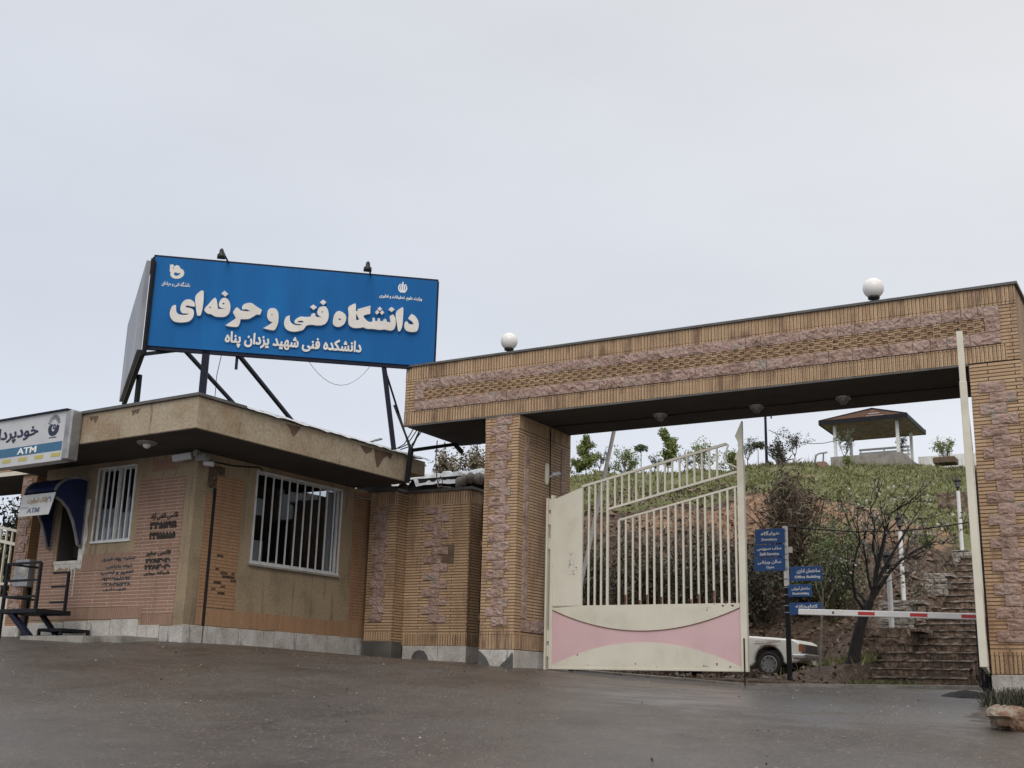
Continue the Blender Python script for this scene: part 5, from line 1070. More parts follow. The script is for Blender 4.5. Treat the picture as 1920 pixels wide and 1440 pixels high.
# direction signs
SY = 24.35
p = on_y(1480, 1284, SY); o = thing('direction_signpost', 'dark post carrying six blue direction boards in Farsi and English', 'signpost', (p[0], SY, p[2]-.1))
t_ = on_y(1474.5, 986, SY); m = MB(); m.bar((p[0], SY+.05, p[2]-.3), (p[0], SY+.05, 2.35), .085); m.build('post', M['black'], o)
m = MB(); m.bar((p[0], SY+.05, 2.35), (p[0], SY+.05, t_[2]), .085); m.build('upper_post', M['white'], o)
m = MB(); q = on_y(1479, 1031, SY); m.box(q[0]-.03, q[0]+.07, SY-.03, SY+.03, q[2]-.06, q[2]+.06); m.build('junction_box', M['cream'], o)
def board(P, fa, en, fw, ew, lab=None):
    (x0, y0), (x1, y1), (x2, y2), (x3, y3) = P   # tl tr br bl
    c = [on_y(*q, SY-.02) for q in P]; xa = (c[0][0]+c[3][0])/2; xb = (c[1][0]+c[2][0])/2; zt = (c[0][2]+c[1][2])/2; zb = (c[2][2]+c[3][2])/2
    m = MB(); m.box(xa, xb, SY-.025, SY, zb, zt); bd = m.build('direction_board', M['dirblue'], o, bevel=.004); wd, h = xb-xa, zt-zb; m = MB()
    f0, f1 = fw; write(m, fa, (xa+wd*f0, SY-.025, zb+h*.50), X1, Z1, wd*(f1-f0), h*.34, .003, .03)
    e0, e1 = ew; write(m, en, (xa+wd*e0, SY-.025, zb+h*.13), X1, Z1, wd*(e1-e0), h*.24, .003, .03, False); m.build('sign_writing', M['letter_w'], bd)
    m = MB()
    for z in (zt-.05, zb+.05): m.bar((p[0]-.05, SY-.01, z), (p[0]+.05, SY-.01, z), .02)
    m.build('clamp', M['alu'], bd)
board(((1416,994),(1471,989),(1471,1018),(1416,1020)), 'خوابگاه', 'Dormitory', (.2,.85), (.22,.75))
board(((1414.5,1022),(1471,1020),(1471,1044),(1414.5,1045)), 'سلف سرویس', 'Self-Service', (.1,.9), (.18,.82))
board(((1414,1046.5),(1472,1045.5),(1472,1070),(1414,1071)), 'سالن ورزشی', 'Gym', (.12,.88), (.4,.65))
board(((1481,1063),(1541,1061),(1541,1088),(1481,1090)), 'ساختمان اداری', 'Office Building', (.22,.95), (.15,.95))
board(((1478,1097),(1522,1095),(1522,1118),(1478,1120)), 'ساختمان آموزشی', 'Educational Building', (.15,.92), (.18,.88))
board(((1480,1129),(1540,1131),(1540,1153),(1480,1152)), 'کتابخانه', 'Library', (.2,.9), (.3,.7))
m = MB(); pts = [on_y(x, y, SY-.05) for x, y in ((1477,988),(1540,993),(1600,997),(1660,997),(1720,993),(1780,985),(1832,977))]
prop(m.tube(pts, .012, 4).build('overhead_wire', M['black']), 'black wire strung from the blue signpost to the right gate pillar', 'cable')
# ------------------------------------------------------------------ parked car
FW = at_depth(1445, 1269, 28.2)
best = None
for a in np.linspace(-60, 0, 241):
    h = np.array([math.cos(rad(a)), math.sin(rad(a)), 0]); q = FW-2.5*h; cq = RC@q; e_ = abs(960+FPX*cq[0]/cq[2]-1256)
    if best is None or e_ < best[0]: best = (e_, a)
CA = rad(best[1]); h = np.array([math.cos(CA), math.sin(CA), 0]); lft = np.array([-h[1], h[0], 0])
ctr = FW+lft*.66-h*1.25
o = thing('parked_car', 'old white saloon car with rust scratches parked nose-out behind the gate', 'car', ctr, CA)
def carbody():
    # side outline (x forward, z up), wheel arches cut in; extruded and bevelled
    P = [(-2.0,.32),(-1.62,.30)]
    P += [(-1.25+.37*math.cos(a), .30+.40*math.sin(a)) for a in np.linspace(math.pi, 0, 12)]
    P += [(-.8,.22),(.80,.22)]+[(1.25+.37*math.cos(a), .30+.42*math.sin(a)) for a in np.linspace(math.pi, 0, 12)]
    P += [(1.68,.30),(1.95,.34),(2.02,.42),(2.05,.58),(1.99,.80),(1.86,.865),(1.4,.905),(.75,.945),(.5,.95),(-1.2,.95),(-2.0,.90),(-2.1,.8),(-2.1,.45)]
    m = MB(); n = len(P); W = .79
    m.add([(x,-W+.02*(z > .85),z) for x, z in P]+[(x,W-.02*(z > .85),z) for x, z in P], [tuple(range(n)), tuple(range(2*n-1, n-1, -1))]+[((i+1) % n, i, n+i, n+(i+1) % n) for i in range(n)])
    return m
bd = carbody().build('body', M['carwhite'], o, local=True, bevel=.035)
m = MB(); Wc = .70; sec = [(-1.85,.94),(-1.4,1.36),(-.25,1.38),(.22,.95)]
m.add([(x,-Wc if z < 1 else -.58,z) for x, z in sec]+[(x,Wc if z < 1 else .58,z) for x, z in sec], [(0,3,2,1),(4,5,6,7),(1,2,6,5),(0,1,5,4),(2,3,7,6)]); m.build('cabin', M['glass'], o, local=True, bevel=.02)
m = MB(); m.box(-1.4,-.27,-.585,.585,1.36,1.40)
m.build('roof', M['carwhite'], o, local=True, bevel=.02)
for x in (1.25, -1.25):
    for sg in (-1, 1):
        m = MB(); ax = (0, sg, 0); m.lathe((x, sg*.60, .29), [(.17,.0),(.28,.0),(.295,.03),(.295,.13),(.275,.165),(.21,.17),(.20,.12)], 28, axis=ax); wh = m.build('wheel', M['rubber'], o, local=True)
        m = MB(); m.lathe((x, sg*.60, .29), [(.0005,.155),(.06,.165),(.14,.15),(.185,.168),(.205,.165),(.205,.14)], 28, axis=ax); m.build('hubcap', M['alu'], wh, local=True)
        m = MB()
        for k in range(8):
            a = k*math.pi/4+.2; c0_ = np.array((x+.150*math.cos(a), sg*.7725, .29+.150*math.sin(a))); t1 = np.array((-math.sin(a+.5), 0, math.cos(a+.5))); n1 = np.array((math.cos(a+.5), 0, math.sin(a+.5)))
            m.add([c0_-t1*.028-n1*.012, c0_+t1*.028-n1*.012, c0_+t1*.02+n1*.016, c0_-t1*.02+n1*.016], [(0,1,2,3)])
        m.build('hubcap_slot', M['dark'], wh, local=True)
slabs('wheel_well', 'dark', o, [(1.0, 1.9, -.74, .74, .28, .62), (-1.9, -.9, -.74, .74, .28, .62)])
m = MB(); m.box(2.0,2.055,-.72,.72,.56,.76); m.build('grille', M['dark'], o, local=True)
m = MB()
for i in range(9): m.box(2.05,2.062,-.45,.45,.575+i*.02,.583+i*.02)
m.build('grille_slats', M['chrome'], o, local=True)
for sg in (-1, 1):
    m = MB(); m.box(2.03,2.075,sg*.62-.11,sg*.62+.11,.575,.755); hl = m.build('headlight', M['headglass'], o, local=True, bevel=.012)
    m = MB(); m.box(2.045,2.065,sg*.745-.02,sg*.745+.02,.58,.75); m.box(1.99,2.05,sg*.775-.018,sg*.775+.018,.58,.75); m.build('indicator_lens', M['amber'], hl, local=True)
m = MB(); m.bar((2.12,-.80,.47),(2.12,.80,.47), .07, .10); m.bar((2.12,-.80,.47),(1.85,-.83,.47), .05, .09); m.bar((2.12,.80,.47),(1.85,.83,.47), .05, .09); m.build('bumper', M['chrome'], o, local=True, bevel=.015)
m = MB(); m.box(2.10,2.12,-.26,.26,.30,.41); m.build('number_plate', M['white'], o, local=True)
m = MB(); r = np.random.default_rng(6)
for i in range(9): z = .70+.018*i; x = 1.0+r.uniform(-.12,.3); m.bar((x,-.7925,z),(x+r.uniform(.2,.5),-.7925,z+r.uniform(-.02,.01)), .003, .006)
m.build('rust_scratch', M['rust'], o, local=True)
# ------------------------------------------------------------------ gazebo on the ridge
GD = 68.0; gp = at_depth(1685, 849, GD); px_m = FPX/GD; aS = 118/px_m*1.0; zt = gp[2]
o = thing('gazebo', 'white-posted gazebo with red tiled roof on the hilltop', 'gazebo', (gp[0]-aS/2, gp[1]+aS/2, zt-.6))
x0, x1, y0, y1 = gp[0]-aS, gp[0], gp[1], gp[1]+aS; HP = 2.1
for x, y in ((x0,y0),(x1,y0),(x0,y1),(x1,y1)): m = MB(); m.bar((x,y,zt),(x,y,zt+HP), .16); m.build('post', M['white'], o)
ov = .72; m = MB(); ze = zt+HP-.05; cx, cy = (x0+x1)/2, (y0+y1)/2; zr_ = ze+1.08
E4 = [(x0-ov,y0-ov,ze),(x1+ov,y0-ov,ze),(x1+ov,y1+ov,ze),(x0-ov,y1+ov,ze)]
for k in range(4):
    a, b = np.array(E4[k]), np.array(E4[(k+1) % 4]); ap = np.array((cx,cy,zr_)); rows = 12
    for i in range(rows):
        t0, t1 = i/rows, (i+1.12)/rows; t1 = min(t1, 1.0); up = np.array((0,0,.05))
        m.quads([[a+(ap-a)*t0+up, b+(ap-b)*t0+up, b+(ap-b)*t1+up*.35, a+(ap-a)*t1+up*.35]])
    
m.build('roof', M['tile'], o)
m = MB()
for k in range(4):
    a, b = np.array(E4[k]), np.array(E4[(k+1) % 4]); m.bar(a-(0,0,.06), b-(0,0,.06), .05, .26)
    m.bar(np.array(E4[k])+(0,0,.06), (cx,cy,zr_+.06), .10, .08)
m.build('roof_edge', M['black'], o)
m = MB()
for i in range(24): y = y0-ov+.05+(y1-y0+2*ov-.1)*i/24; m.box(x0-ov+.05, x1+ov-.05, y, y+.14, ze-.17, ze-.15)
m.build('plank_ceiling', M['wood'], o)
m = MB(); m.box(x0-.25, x1+.25, y0-.25, y1+.25, zt-2.2, zt); m.build('base', M['concrete'], o)
m = MB(); yb = y1-.1
o2 = thing('park_bench', 'white slatted bench railing inside the hilltop gazebo', 'bench', (cx, yb, zt)); bx0, bx1 = x0+.5, x1-.1
for z in (1.05, .82, .58): m.bar((bx0,yb,zt+z),(bx1,yb,zt+z), .06, .13)
m.build('backrest', M['white'], o2); m = MB()
for y in (yb-.1, yb-.24, yb-.38): m.bar((bx0,y,zt+.40),(bx1,y,zt+.40), .10, .04)
m.build('seat', M['white'], o2)
for x in (bx0+.1, (bx0+bx1)/2, bx1-.1): m = MB(); m.bar((x,yb,zt),(x,yb,zt+1.02), .07); m.bar((x,yb-.4,zt),(x,yb-.4,zt+.4), .06); m.build('leg', M['white'], o2)
# ------------------------------------------------------------------ plants
def leaf_quads(C, size, rng, droop=0.0, asp=.5):
    """one small leaf (a bent-free rhombus) per centre"""
    C = np.asarray(C, float); n = len(C); d = rng.normal(size=(n, 3)); d[:, 2] -= droop; d /= np.linalg.norm(d, axis=1)[:, None]
    u = rng.normal(size=(n, 3)); u -= d*(u*d).sum(1)[:, None]; u /= np.linalg.norm(u, axis=1)[:, None]
    s = size*rng.uniform(.6, 1.35, n)[:, None]
    return np.stack([C, C+d*s*.5+u*s*asp*.5, C+d*s, C+d*s*.5-u*s*asp*.5], 1)
def branch(mb, tips, p, d, L, r, depth, rng, spread=.6, up=.12, ratio=.72, kids=(2, 3), k=5, wig=.16):
    p = np.array(p, float); d = np.array(d, float); n = 4; pts = [p]; q = p
    for i in range(n):
        d = d+rng.normal(0, wig, 3)*.5+np.array((0,0,up*.3)); d /= np.linalg.norm(d); q = q+d*L/n; pts.append(q)
    mb.tube(pts, list(np.linspace(r, r*.6, n+1)), k if r > .01 else 4, caps=False)
    tips.extend((pts[i], depth) for i in range(1, n+1))
    if depth <= 0: return
    for _ in range(rng.integers(kids[0], kids[1]+1)):
        t = rng.uniform(.35, 1.0); b = pts[min(int(t*n), n)]; e = d+rng.normal(0, spread, 3)+np.array((0,0,up)); e /= np.linalg.norm(e)
        branch(mb, tips, b, e, L*ratio*rng.uniform(.75, 1.15), r*.55, depth-1, rng, spread, up, ratio, kids, k, wig)
def sapling(name, label, x, y0, y1, D, kind, seed, mat_='leaf_young', wpx=None, group='young trees along the hilltop', cat='tree'):
    """young tree: foot at pixel (x, y1), top at pixel y0"""
    b = at_depth(x, y1, D); H = (y1-y0)/FPX*D; rng = np.random.default_rng(seed); o = thing(name, label, cat, b, 0, group)
    mb = MB(); tips = []; W = (wpx or 30)*1.15/FPX*D/2
    if kind == 'column':
        mb.tube([(0,0,-.2),(.02*H,0,H*.5),(0,0,H*.93)], [.03*H/2.4,.02*H/2.4,.006], 5)
        for z in np.linspace(.18, .9, 16): a = rng.uniform(0, 6.28); branch(mb, tips, (0,0,z*H), (math.cos(a),math.sin(a),.9), W*1.3*(1.1-z*.75), .010, 1, rng, .5, .3)
    elif kind == 'bush':
        for _ in range(5): a = rng.uniform(0, 6.28); branch(mb, tips, (0,0,-.1), (math.cos(a)*.45*W/H*2,math.sin(a)*.45*W/H*2,1), H*.55, .022, 2, rng, .55, .25)
    elif kind == 'airy':
        mb.tube([(0,0,-.2),(.01,0,H*.4)], [.028,.022], 5)
        for _ in range(4): a = rng.uniform(0, 6.28); branch(mb, tips, (.01,0,H*.32), (math.cos(a)*W/H*1.6,math.sin(a)*W/H*1.6,1), H*.38, .016, 2, rng, .5, .2)
    elif kind == 'mop':
        mb.tube([(0,0,-.2),(.01,0,H*.6),(0,.01,H*.95)], [.022,.018,.014], 5)
        for _ in range(7): a = rng.uniform(0, 6.28); branch(mb, tips, (0,0,H*.93), (math.cos(a),math.sin(a),.35), W, .008, 1, rng, .4, -.4)
    mb.build('trunk', M['twig'], o, local=True)
    dens = {'column': 26, 'bush': 15, 'airy': 9, 'mop': 14}[kind]; C = []
    for p, dp in tips:
        if kind in ('bush', 'airy') and dp == 2: continue
        n = rng.poisson(dens*.5); C.append(p+rng.normal(0, .055 if kind != 'bush' else .09, (n, 3))*(H/2.4))
    C = np.concatenate(C); C = C[C[:, 2] > .04*H]
    top = C[:, 2].max(); C[:, 2] *= min(1.15, H/top); sx = W/np.percentile(np.abs(C[:, :2]).max(1), 93); C[:, :2] *= min(1.3, sx) if sx < 1 else min(1.25, sx)
    lf_ = MB(); lf_.quads(leaf_quads(C, {'column': .13, 'bush': .13, 'airy': .10, 'mop': .16}[kind]*(H/2.4)**.5, rng, .4 if kind == 'mop' else 0)); lf_.build('foliage', M[mat_], o, local=True); return o
RT = [(1080,860,893,59,'column','leaf_young',26,'dark slim young tree hard against the left gate pillar'),(1098,815,895,59,'column','leaf_young',30,'tall leafy young tree next to the left pillar, second from it'),
 (1124,838,897,60,'airy','leaf_grey',30,'thin nearly bare young tree left of the raised barrier arm'),(1143,872,893,60,'airy','leaf_grey',18,'tiny bare sapling just right of the raised barrier arm'),
 (1170,830,893,60,'bush','leaf_young',44,'rounded bushy green young tree right of the raised barrier arm'),(1202,832,890,61,'mop','leaf_grey',18,'thin sapling with a drooping mop of leaves above the gate railing'),
 (1228,852,890,61,'airy','leaf_grey',34,'sparse grey sapling between the mop-headed sapling and the tall green tree'),(1252,800,890,61,'column','leaf_young',30,'tallest slender green tree over the middle of the gate railing'),
 (1284,848,890,61,'airy','leaf_grey',26,'small sparse sapling right of the tallest slender tree'),(1318,815,890,61,'bush','leaf_young',50,'broad green young tree behind the upper end of the gate railing'),
 (1374,835,886,61,'bush','leaf_young',30,'green bush behind the curled end of the gate railing'),(1402,820,882,62,'airy','leaf_grey',34,'airy pale young tree right behind the pointed gate post'),
 (1422,827,882,62,'mop','leaf_grey',20,'thin sapling with curled top beside the tall dark pole'),(1441,862,882,62,'bush','leaf_dark',26,'low dark shrub at the foot of the tall dark pole'),
 (1464,815,882,62,'bush','leaf_dark',30,'dense dark young tree right of the tall dark pole'),(1491,800,880,62,'airy','leaf_dark',46,'taller airy dark tree between the dense tree and the bent pipe'),
 (1584,800,885,64,'airy','leaf_grey',50,'slender tree with climbing leaves in front of the left gazebo posts'),(1589,850,884,63.5,'bush','leaf_young',16,'low bright shrub at the left end of the gazebo base'),
 (1692,812,860,70,'airy','leaf_grey',34,'airy shrub behind the right front gazebo post'),(1772,817,862,64.4,'bush','leaf_young',46,'bushy green shrub growing in the brick planter right of the gazebo')]
for i, (x, y0, y1, D, kd, mt, wp, lb) in enumerate(RT): sapling('young_tree' if y1-y0 > 40 else 'shrub', lb, x, y0, y1+2, D, kd, 500+i, mt, wp)
# hilltop bits
p0 = at_depth(1438, 884, 63); p1 = at_depth(1437, 770, 63); o = thing('tall_pole', 'tall dark blue steel pole standing on the hilltop', 'pole', p0)
m = MB(); m.tube([p0-(0,0,.3), p0+(0,0,p1[2]-p0[2]+1.5)], [.085, .06], 10); m.build('shaft', M['navysteel'], o); m = MB(); m.bar(p1+(.16,0,.15), p1+(.26,0,-.45), .06); m.bar(p1+(0,0,.1), p1+(.2,0,.1), .05); m.build('short_arm', M['black'], o)
o = thing('bent_pipe', 'bent grey pipe arch over a small brick block on the hilltop', 'pipe', at_depth(1535, 880, 62)); P = lambda x, y: at_depth(x, y, 62)
m = MB(); m.tube([P(1529,882),P(1528,866),P(1530,854),P(1536,850),P(1551,848)], .05, 8); m.build('pipe', M['alu'], o); m = MB(); m.tube([P(1544,850),P(1543,876)], .04, 6); m.build('riser', M['alu'], o)
a, b = P(1535,880), P(1550,867); m = MB(); m.box(a[0], b[0], a[1]-.2, a[1]+.3, a[2]-.5, b[2]); m.build('brick_block', M['red'], o)
a, b = at_depth(1752, 868, 64.3), at_depth(1797, 861, 64.3); o = thing('planter', 'long red brick planter on the hilltop right of the gazebo', 'planter', (a+b)/2); m = MB(); m.box(a[0], b[0], a[1]-.4, a[1]+.6, a[2]-.1, b[2]); m.build('trough', M['bare'], o, bevel=.03); m = MB(); m.box(a[0]+.06, b[0]-.06, a[1]-.34, a[1]+.54, b[2]+.0, b[2]+.02); m.build('soil', M['earth'], o)
a, b = at_depth(1722, 868, 71), at_depth(1830, 859, 71); m = MB(); m.box(a[0], b[0]+2, a[1], a[1]+.3, a[2]-1.5, b[2]); prop(m.build('parapet_wall', M['white']), 'low white parapet wall on the ridge right of the gazebo', 'wall')
m = MB(); pts = [at_depth(x, y, 64) for x, y in ((1441,806),(1460,815),(1490,827),(1520,832),(1545,831),(1568,826))]; prop(m.tube(pts, .022, 4).build('overhead_wire', M['black']), 'thin wire sagging from the tall pole to the gazebo', 'cable')
# big bare tree in front of the stairs
TD = 25.4; T = lambda x, y, d=0: at_depth(x, y, TD+d); rng = np.random.default_rng(77)
o = thing('leaning_tree', 'leaning dark-trunked tree with bare branches and pale blossom before the stairs', 'tree', T(1600, 1240))
mb = MB(); tips = []
mb.tube([T(1598,1250), T(1600,1236), T(1606,1205), T(1613,1175), T(1622,1147), T(1632,1128)], [.19,.14,.125,.115,.105,.095], 10)
mains = [([(1632,1128),(1640,1105),(1643,1070),(1652,1035),(1660,1000),(1668,965),(1690,948)],.07), ([(1632,1128),(1650,1100),(1668,1072),(1690,1050),(1720,1030),(1755,1015)],.06), ([(1640,1100),(1655,1070),(1672,1040),(1690,1010),(1705,985),(1722,970)],.045),
 ([(1622,1147),(1604,1120),(1598,1085),(1602,1050),(1612,1015),(1608,985)],.04), ([(1628,1135),(1612,1115),(1596,1104),(1585,1090)],.03), ([(1636,1112),(1628,1085),(1624,1050),(1618,1020),(1628,980)],.032), ([(1650,1100),(1660,1080),(1664,1050),(1690,1040)],.025),
 ([(1645,1060),(1636,1025),(1640,990),(1632,955),(1645,930)],.03), ([(1660,1000),(1680,980),(1700,955),(1712,930)],.022), ([(1690,1050),(1720,1040),(1745,1022),(1770,1018)],.02), ([(1612,1015),(1595,990),(1585,965)],.016), ([(1598,1085),(1588,1060),(1583,1030)],.014)]
for P_, r0 in mains:
    dz = rng.uniform(-.6, .6); pts = [T(x, y, dz*i/len(P_)) for i, (x, y) in enumerate(P_)]; n = len(pts); mb.tube(pts, list(np.linspace(r0, r0*.3, n)), 6, caps=False)
    for i in range(2, n):
        d = pts[i]-pts[i-1]; d /= np.linalg.norm(d)
        for _ in range(2): e = d+rng.normal(0, .55, 3); e /= np.linalg.norm(e); branch(mb, tips, pts[i]+(pts[i-1]-pts[i])*rng.random(), e, rng.uniform(.4, .75), max(.010, r0*.2), 2, rng, .5, .1, .7, (1, 2), 4)
mb.build('trunk', M['bark'], o)
C = np.concatenate([p+rng.normal(0, .06, (rng.poisson(.6 if dp else 2.1), 3)) for p, dp in tips]); sel = rng.random(len(C)) < .4
m = MB(); m.quads(leaf_quads(C[sel], .075, rng, 0, .8)); m.build('blossom', M['blossom'], o); m = MB(); m.quads(leaf_quads(C[~sel], .085, rng)); m.build('foliage', M['leaf_olive'], o)
# other growth on the bank
def shrub(name, label, x, y0, y1, wpx, D, seed, mt, n=2600, leaf=.10, cat='shrub', group=None, twigs=10, lean=0., taper=.25, tm='twig', asp=.5):
    b = at_depth(x, y1, D); H = (y1-y0)/FPX*D; W = wpx/FPX*D/2; rng = np.random.default_rng(seed); o = thing(name, label, cat, b, 0, group); mb = MB(); tips = []
    for _ in range(twigs): a = rng.uniform(0, 6.28); branch(mb, tips, (rng.uniform(-.25,.25)*W,rng.uniform(-.25,.25)*W,-.2), (math.cos(a)*W/H+lean,math.sin(a)*W/H,1), H*.55, .02*max(H/2.5, .5), 2, rng, .45, .2)
    mb.build('stem', M[tm], o, local=True); P_ = np.array([p for p, dp in tips]); C = P_[rng.integers(0, len(P_), n)]+rng.normal(0, .07*max(H/2.5,.6), (n, 3))
    t = np.clip(C[:, 2]/C[:, 2].max(), 0, 1); C[:, 2] *= H/np.percentile(C[:, 2], 99.5); sc = W/np.percentile(np.abs(C[:, 0]), 95); C[:, :2] *= sc; C[:, :2] *= (1-taper*t)[:, None]; C = C[C[:, 2] > -.1]
    lf_ = MB(); lf_.quads(leaf_quads(C, leaf, rng, 0, asp)); lf_.build('foliage', M[mt], o, local=True); return o
shrub('conifer', 'wispy brown-green conifer rising behind the blue direction boards', 1488, 868, 1120, 128, 33.5, 61, 'conifer', 4600, .24, 'tree', None, 22, 0, .62, 'twig', .16)
shrub('leafy_tree', 'fresh green leafy tree left of the leaning bare tree', 1572, 945, 1195, 105, 31, 62, 'leaf_bright', 5200, .085, 'tree', None, 12, 0, .1)
shrub('shrub', 'low green bush on the slope right of the leaning tree', 1735, 985, 1060, 60, 36, 63, 'leaf_bright', 900, .09, 'shrub', 'bushes on the bank')
for i, (x, y0, y1, wp, D, mt, lb) in enumerate(((1120,1010,1235,100,32.0,'leaf_dark','dark tangled bush behind the left bars of the gate leaf'),(1185,985,1230,110,32.8,'leaf_dark','dark tangled bush behind the middle left of the gate leaf'),(1250,1000,1225,110,32.2,'leaf_dark','dark tangled bush behind the middle of the gate leaf'),
  (1315,990,1220,110,32.8,'leaf_dark','dark tangled bush behind the right half of the gate leaf'),(1378,1005,1215,90,32,'leaf_dark','dark tangled bush behind the free post of the gate leaf'),(1435,1040,1200,110,31.6,'leaf_dark','dark bush above the parked car'),(1520,1050,1185,80,31.6,'leaf_dark','dark bush behind the lower direction boards'))):
    shrub('shrub', lb, x, y0, y1, wp, D, 640+i, mt, 2600, .11, 'shrub', 'dark bushes on the bank', 14)
for i, (x, y0, y1, wp, D, lb) in enumerate(((838,843,905,60,36,'pale dry bush above the roof sheeting, left of the two'),(885,832,905,66,36,'pale dry bush above the roof sheeting, nearest the gate pillar'))):
    shrub('dry_bush', lb, x, y0, y1+10, wp, D, 660+i, 'drygrass', 1700, .10, 'bush', 'dry bushes behind the annex roof', 14)
    m = None
for i, (x, y0, y1, wp, D, lb) in enumerate(((8,893,1180,80,30,'dark bush behind the exit gate bars at the left edge'),(42,890,1180,70,31,'dark bush behind the exit gate beside the small pillar'))):
    shrub('shrub', lb, x, y0, y1, wp, D, 680+i, 'leaf_dark', 2200, .12, 'shrub', 'dark bushes behind the exit gate', 12)
# staked sapling by the signpost
o = thing('sapling', 'thin bare sapling standing right of the blue signpost', 'tree', at_depth(1538, 1275, 24.9)); mb = MB(); tips = []; rng = np.random.default_rng(90)
Q = lambda x, y: at_depth(x, y, 24.9); mb.tube([Q(1537,1285),Q(1538,1220),Q(1541,1150),Q(1543,1110)], [.035,.03,.025,.02], 6)
for x, y, dx in ((1543,1110,-.3),(1543,1110,.35),(1541,1150,.5),(1542,1130,-.5)): branch(mb, tips, Q(x,y), (dx,0,1), .6, .012, 1, rng, .4, .2)
mb.build('trunk', M['palestone'], o)
# grass on the hill, weeds and litter: nobody could count these
rng = np.random.default_rng(123)
def blades(name, X, Y, Z, h, mt, lean=.5, wid=.02):
    n = len(X); B = np.stack([X, Y, Z-.03], 1); a = rng.uniform(0, 6.283, n); w_ = np.stack([np.cos(a), np.sin(a), np.zeros(n)], 1)*(wid*rng.uniform(.6, 1.4, n))[:, None]
    hh_ = h*rng.uniform(.5, 1.3, n); tip = B+np.stack([rng.normal(0, lean, n)*hh_, rng.normal(0, lean, n)*hh_, hh_+.03], 1)
    m = MB(); m.quads(np.stack([B-w_, B+w_, tip+w_*.25, tip-w_*.25], 1)); return prop(m.build(name, M[mt]), kind='stuff')
def scatter(n, x0, x1, y0, y1): return rng.uniform(x0, x1, n), rng.uniform(y0, y1, n)
X, Y = scatter(90000, -26, 1.5, 36, 68); q = np.stack([X, Y, hill_z(X, Y)], 1); Dd = q@RC[2]; keep = (Dd > 38.6+1.0*(vnoise(X, Y, .8, 9)-.5)*2) & (vnoise(X, Y, .5, 4)+.5*vnoise(X, Y, 1.6, 6) > .42+.2*rng.random(len(X)))
keep &= ~((np.abs(X+16.6) < 1.5) & (np.abs(Y-54) < 1.6)); blades('hill_grass', X[keep], Y[keep], q[keep, 2], .11, 'grass', .8, .034)
X, Y = scatter(9000, -10, -3, 30, 40); Z = hill_z(X, Y); keep = (X+.42*Y-9.2 > .2+rng.normal(0, .5, len(X))) & (Z > 3.2) & (vnoise(X, Y, 1.1, 12) > .35); blades('slope_grass', X[keep], Y[keep], Z[keep], .20, 'grass', .5, .024)
X, Y = scatter(2600, -24, 2, 56, 68); Z = hill_z(X, Y); keep = vnoise(X, Y, .9, 14) > .45; blades('dry_ridge_grass', X[keep], Y[keep], Z[keep], .42, 'drygrass', .3, .014)
X, Y = scatter(5200, -8.2, -5.2, 24.15, 25.3); keep = (vnoise(X, Y, 1.5, 21) > .48) & (Y < 24.9+.4*rng.random(len(X))); blades('verge_weeds', X[keep], Y[keep], hill_z(X[keep], Y[keep]), .15, 'weed', .6, .014)
b = at_depth(1610, 1215, 26); X, Y = b[0]+rng.normal(0, .45, 900), b[1]+rng.normal(0, .3, 900); blades('tree_foot_weeds', X, Y, hill_z(X, Y), .16, 'grass', .6, .014)
X, Y = scatter(16000, -18, -3.5, 24.2, 38); k_ = ~((X > -15) & (X < -5.8) & (Y > 24.6) & (Y < 30)) | (rng.random(16000) < .2); X, Y = X[k_], Y[k_]; Z = hill_z(X, Y); m = MB(); m.quads(leaf_quads(np.stack([X, Y, Z+.03], 1), .11, rng, 0, .7)); prop(m.build('leaf_litter', M['litter']), kind='stuff')
m = MB(); X, Y = scatter(560, -18, -3.6, 24.4, 38.5); k_ = ~((X > -15) & (X < -5.8) & (Y > 24.3) & (Y < 30.5)); X, Y = X[k_], Y[k_]; Z = hill_z(X, Y)
for x, y, z in zip(X, Y, Z):
    s_ = rng.uniform(.04, .16); V = np.array([(1,0,0),(-1,0,0),(0,1,0),(0,-1,0),(0,0,1),(0,0,-1)], float)*s_*rng.uniform(.6, 1.3, (6, 1))*(1.3,1,.7)+rng.normal(0, s_*.15, (6, 3)); m.add(V+(x,y,z+.02), [(0,2,4),(2,1,4),(1,3,4),(3,0,4),(2,0,5),(1,2,5),(3,1,5),(0,3,5)])
prop(m.build('bank_stones', noisy('brown_loose_stones', [(.3,(.06,.04,.028)), (.55,(.17,.115,.08)), (.8,(.32,.25,.19))], 3, .9, .4)), kind='stuff')
# ------------------------------------------------------------------ right foreground: boulder, weeds, iron stand, spoil heap
def ground_hit(x, y):
    return min((at_depth(x, y, d) for d in np.arange(10, 24, .05)), key=lambda p: abs(p[2]-rz(p[0], p[1])))
rb = ground_hit(1886, 1370)
m = MB(); r = np.random.default_rng(15); vs = []; fs = []; nu, nv = 34, 19
for j in range(nv):
    for i in range(nu):
        th = 2*math.pi*i/nu; ph = math.pi*j/(nv-1); d = np.array((math.sin(ph)*math.cos(th), math.sin(ph)*math.sin(th), math.cos(ph)))
        k_ = 1+.22*math.sin(3*d[0]+1.3)*math.cos(2.2*d[2]+.4)+.12*math.sin(5*d[1]+2*d[0])+.07*float(vnoise(d[0]*3+5, d[2]*3+d[1]*2+9, 2.2, 3)-.5)*2+r.uniform(-.022, .022)
        if d[0] < .35 and d[2] < .15 and d[1] < .2: k_ *= .66
        vs.append(d*k_*np.array((.25,.21,.175)))
for j in range(nv-1):
    for i in range(nu): fs.append((j*nu+i, (j+1)*nu+i, (j+1)*nu+(i+1) % nu, j*nu+(i+1) % nu))
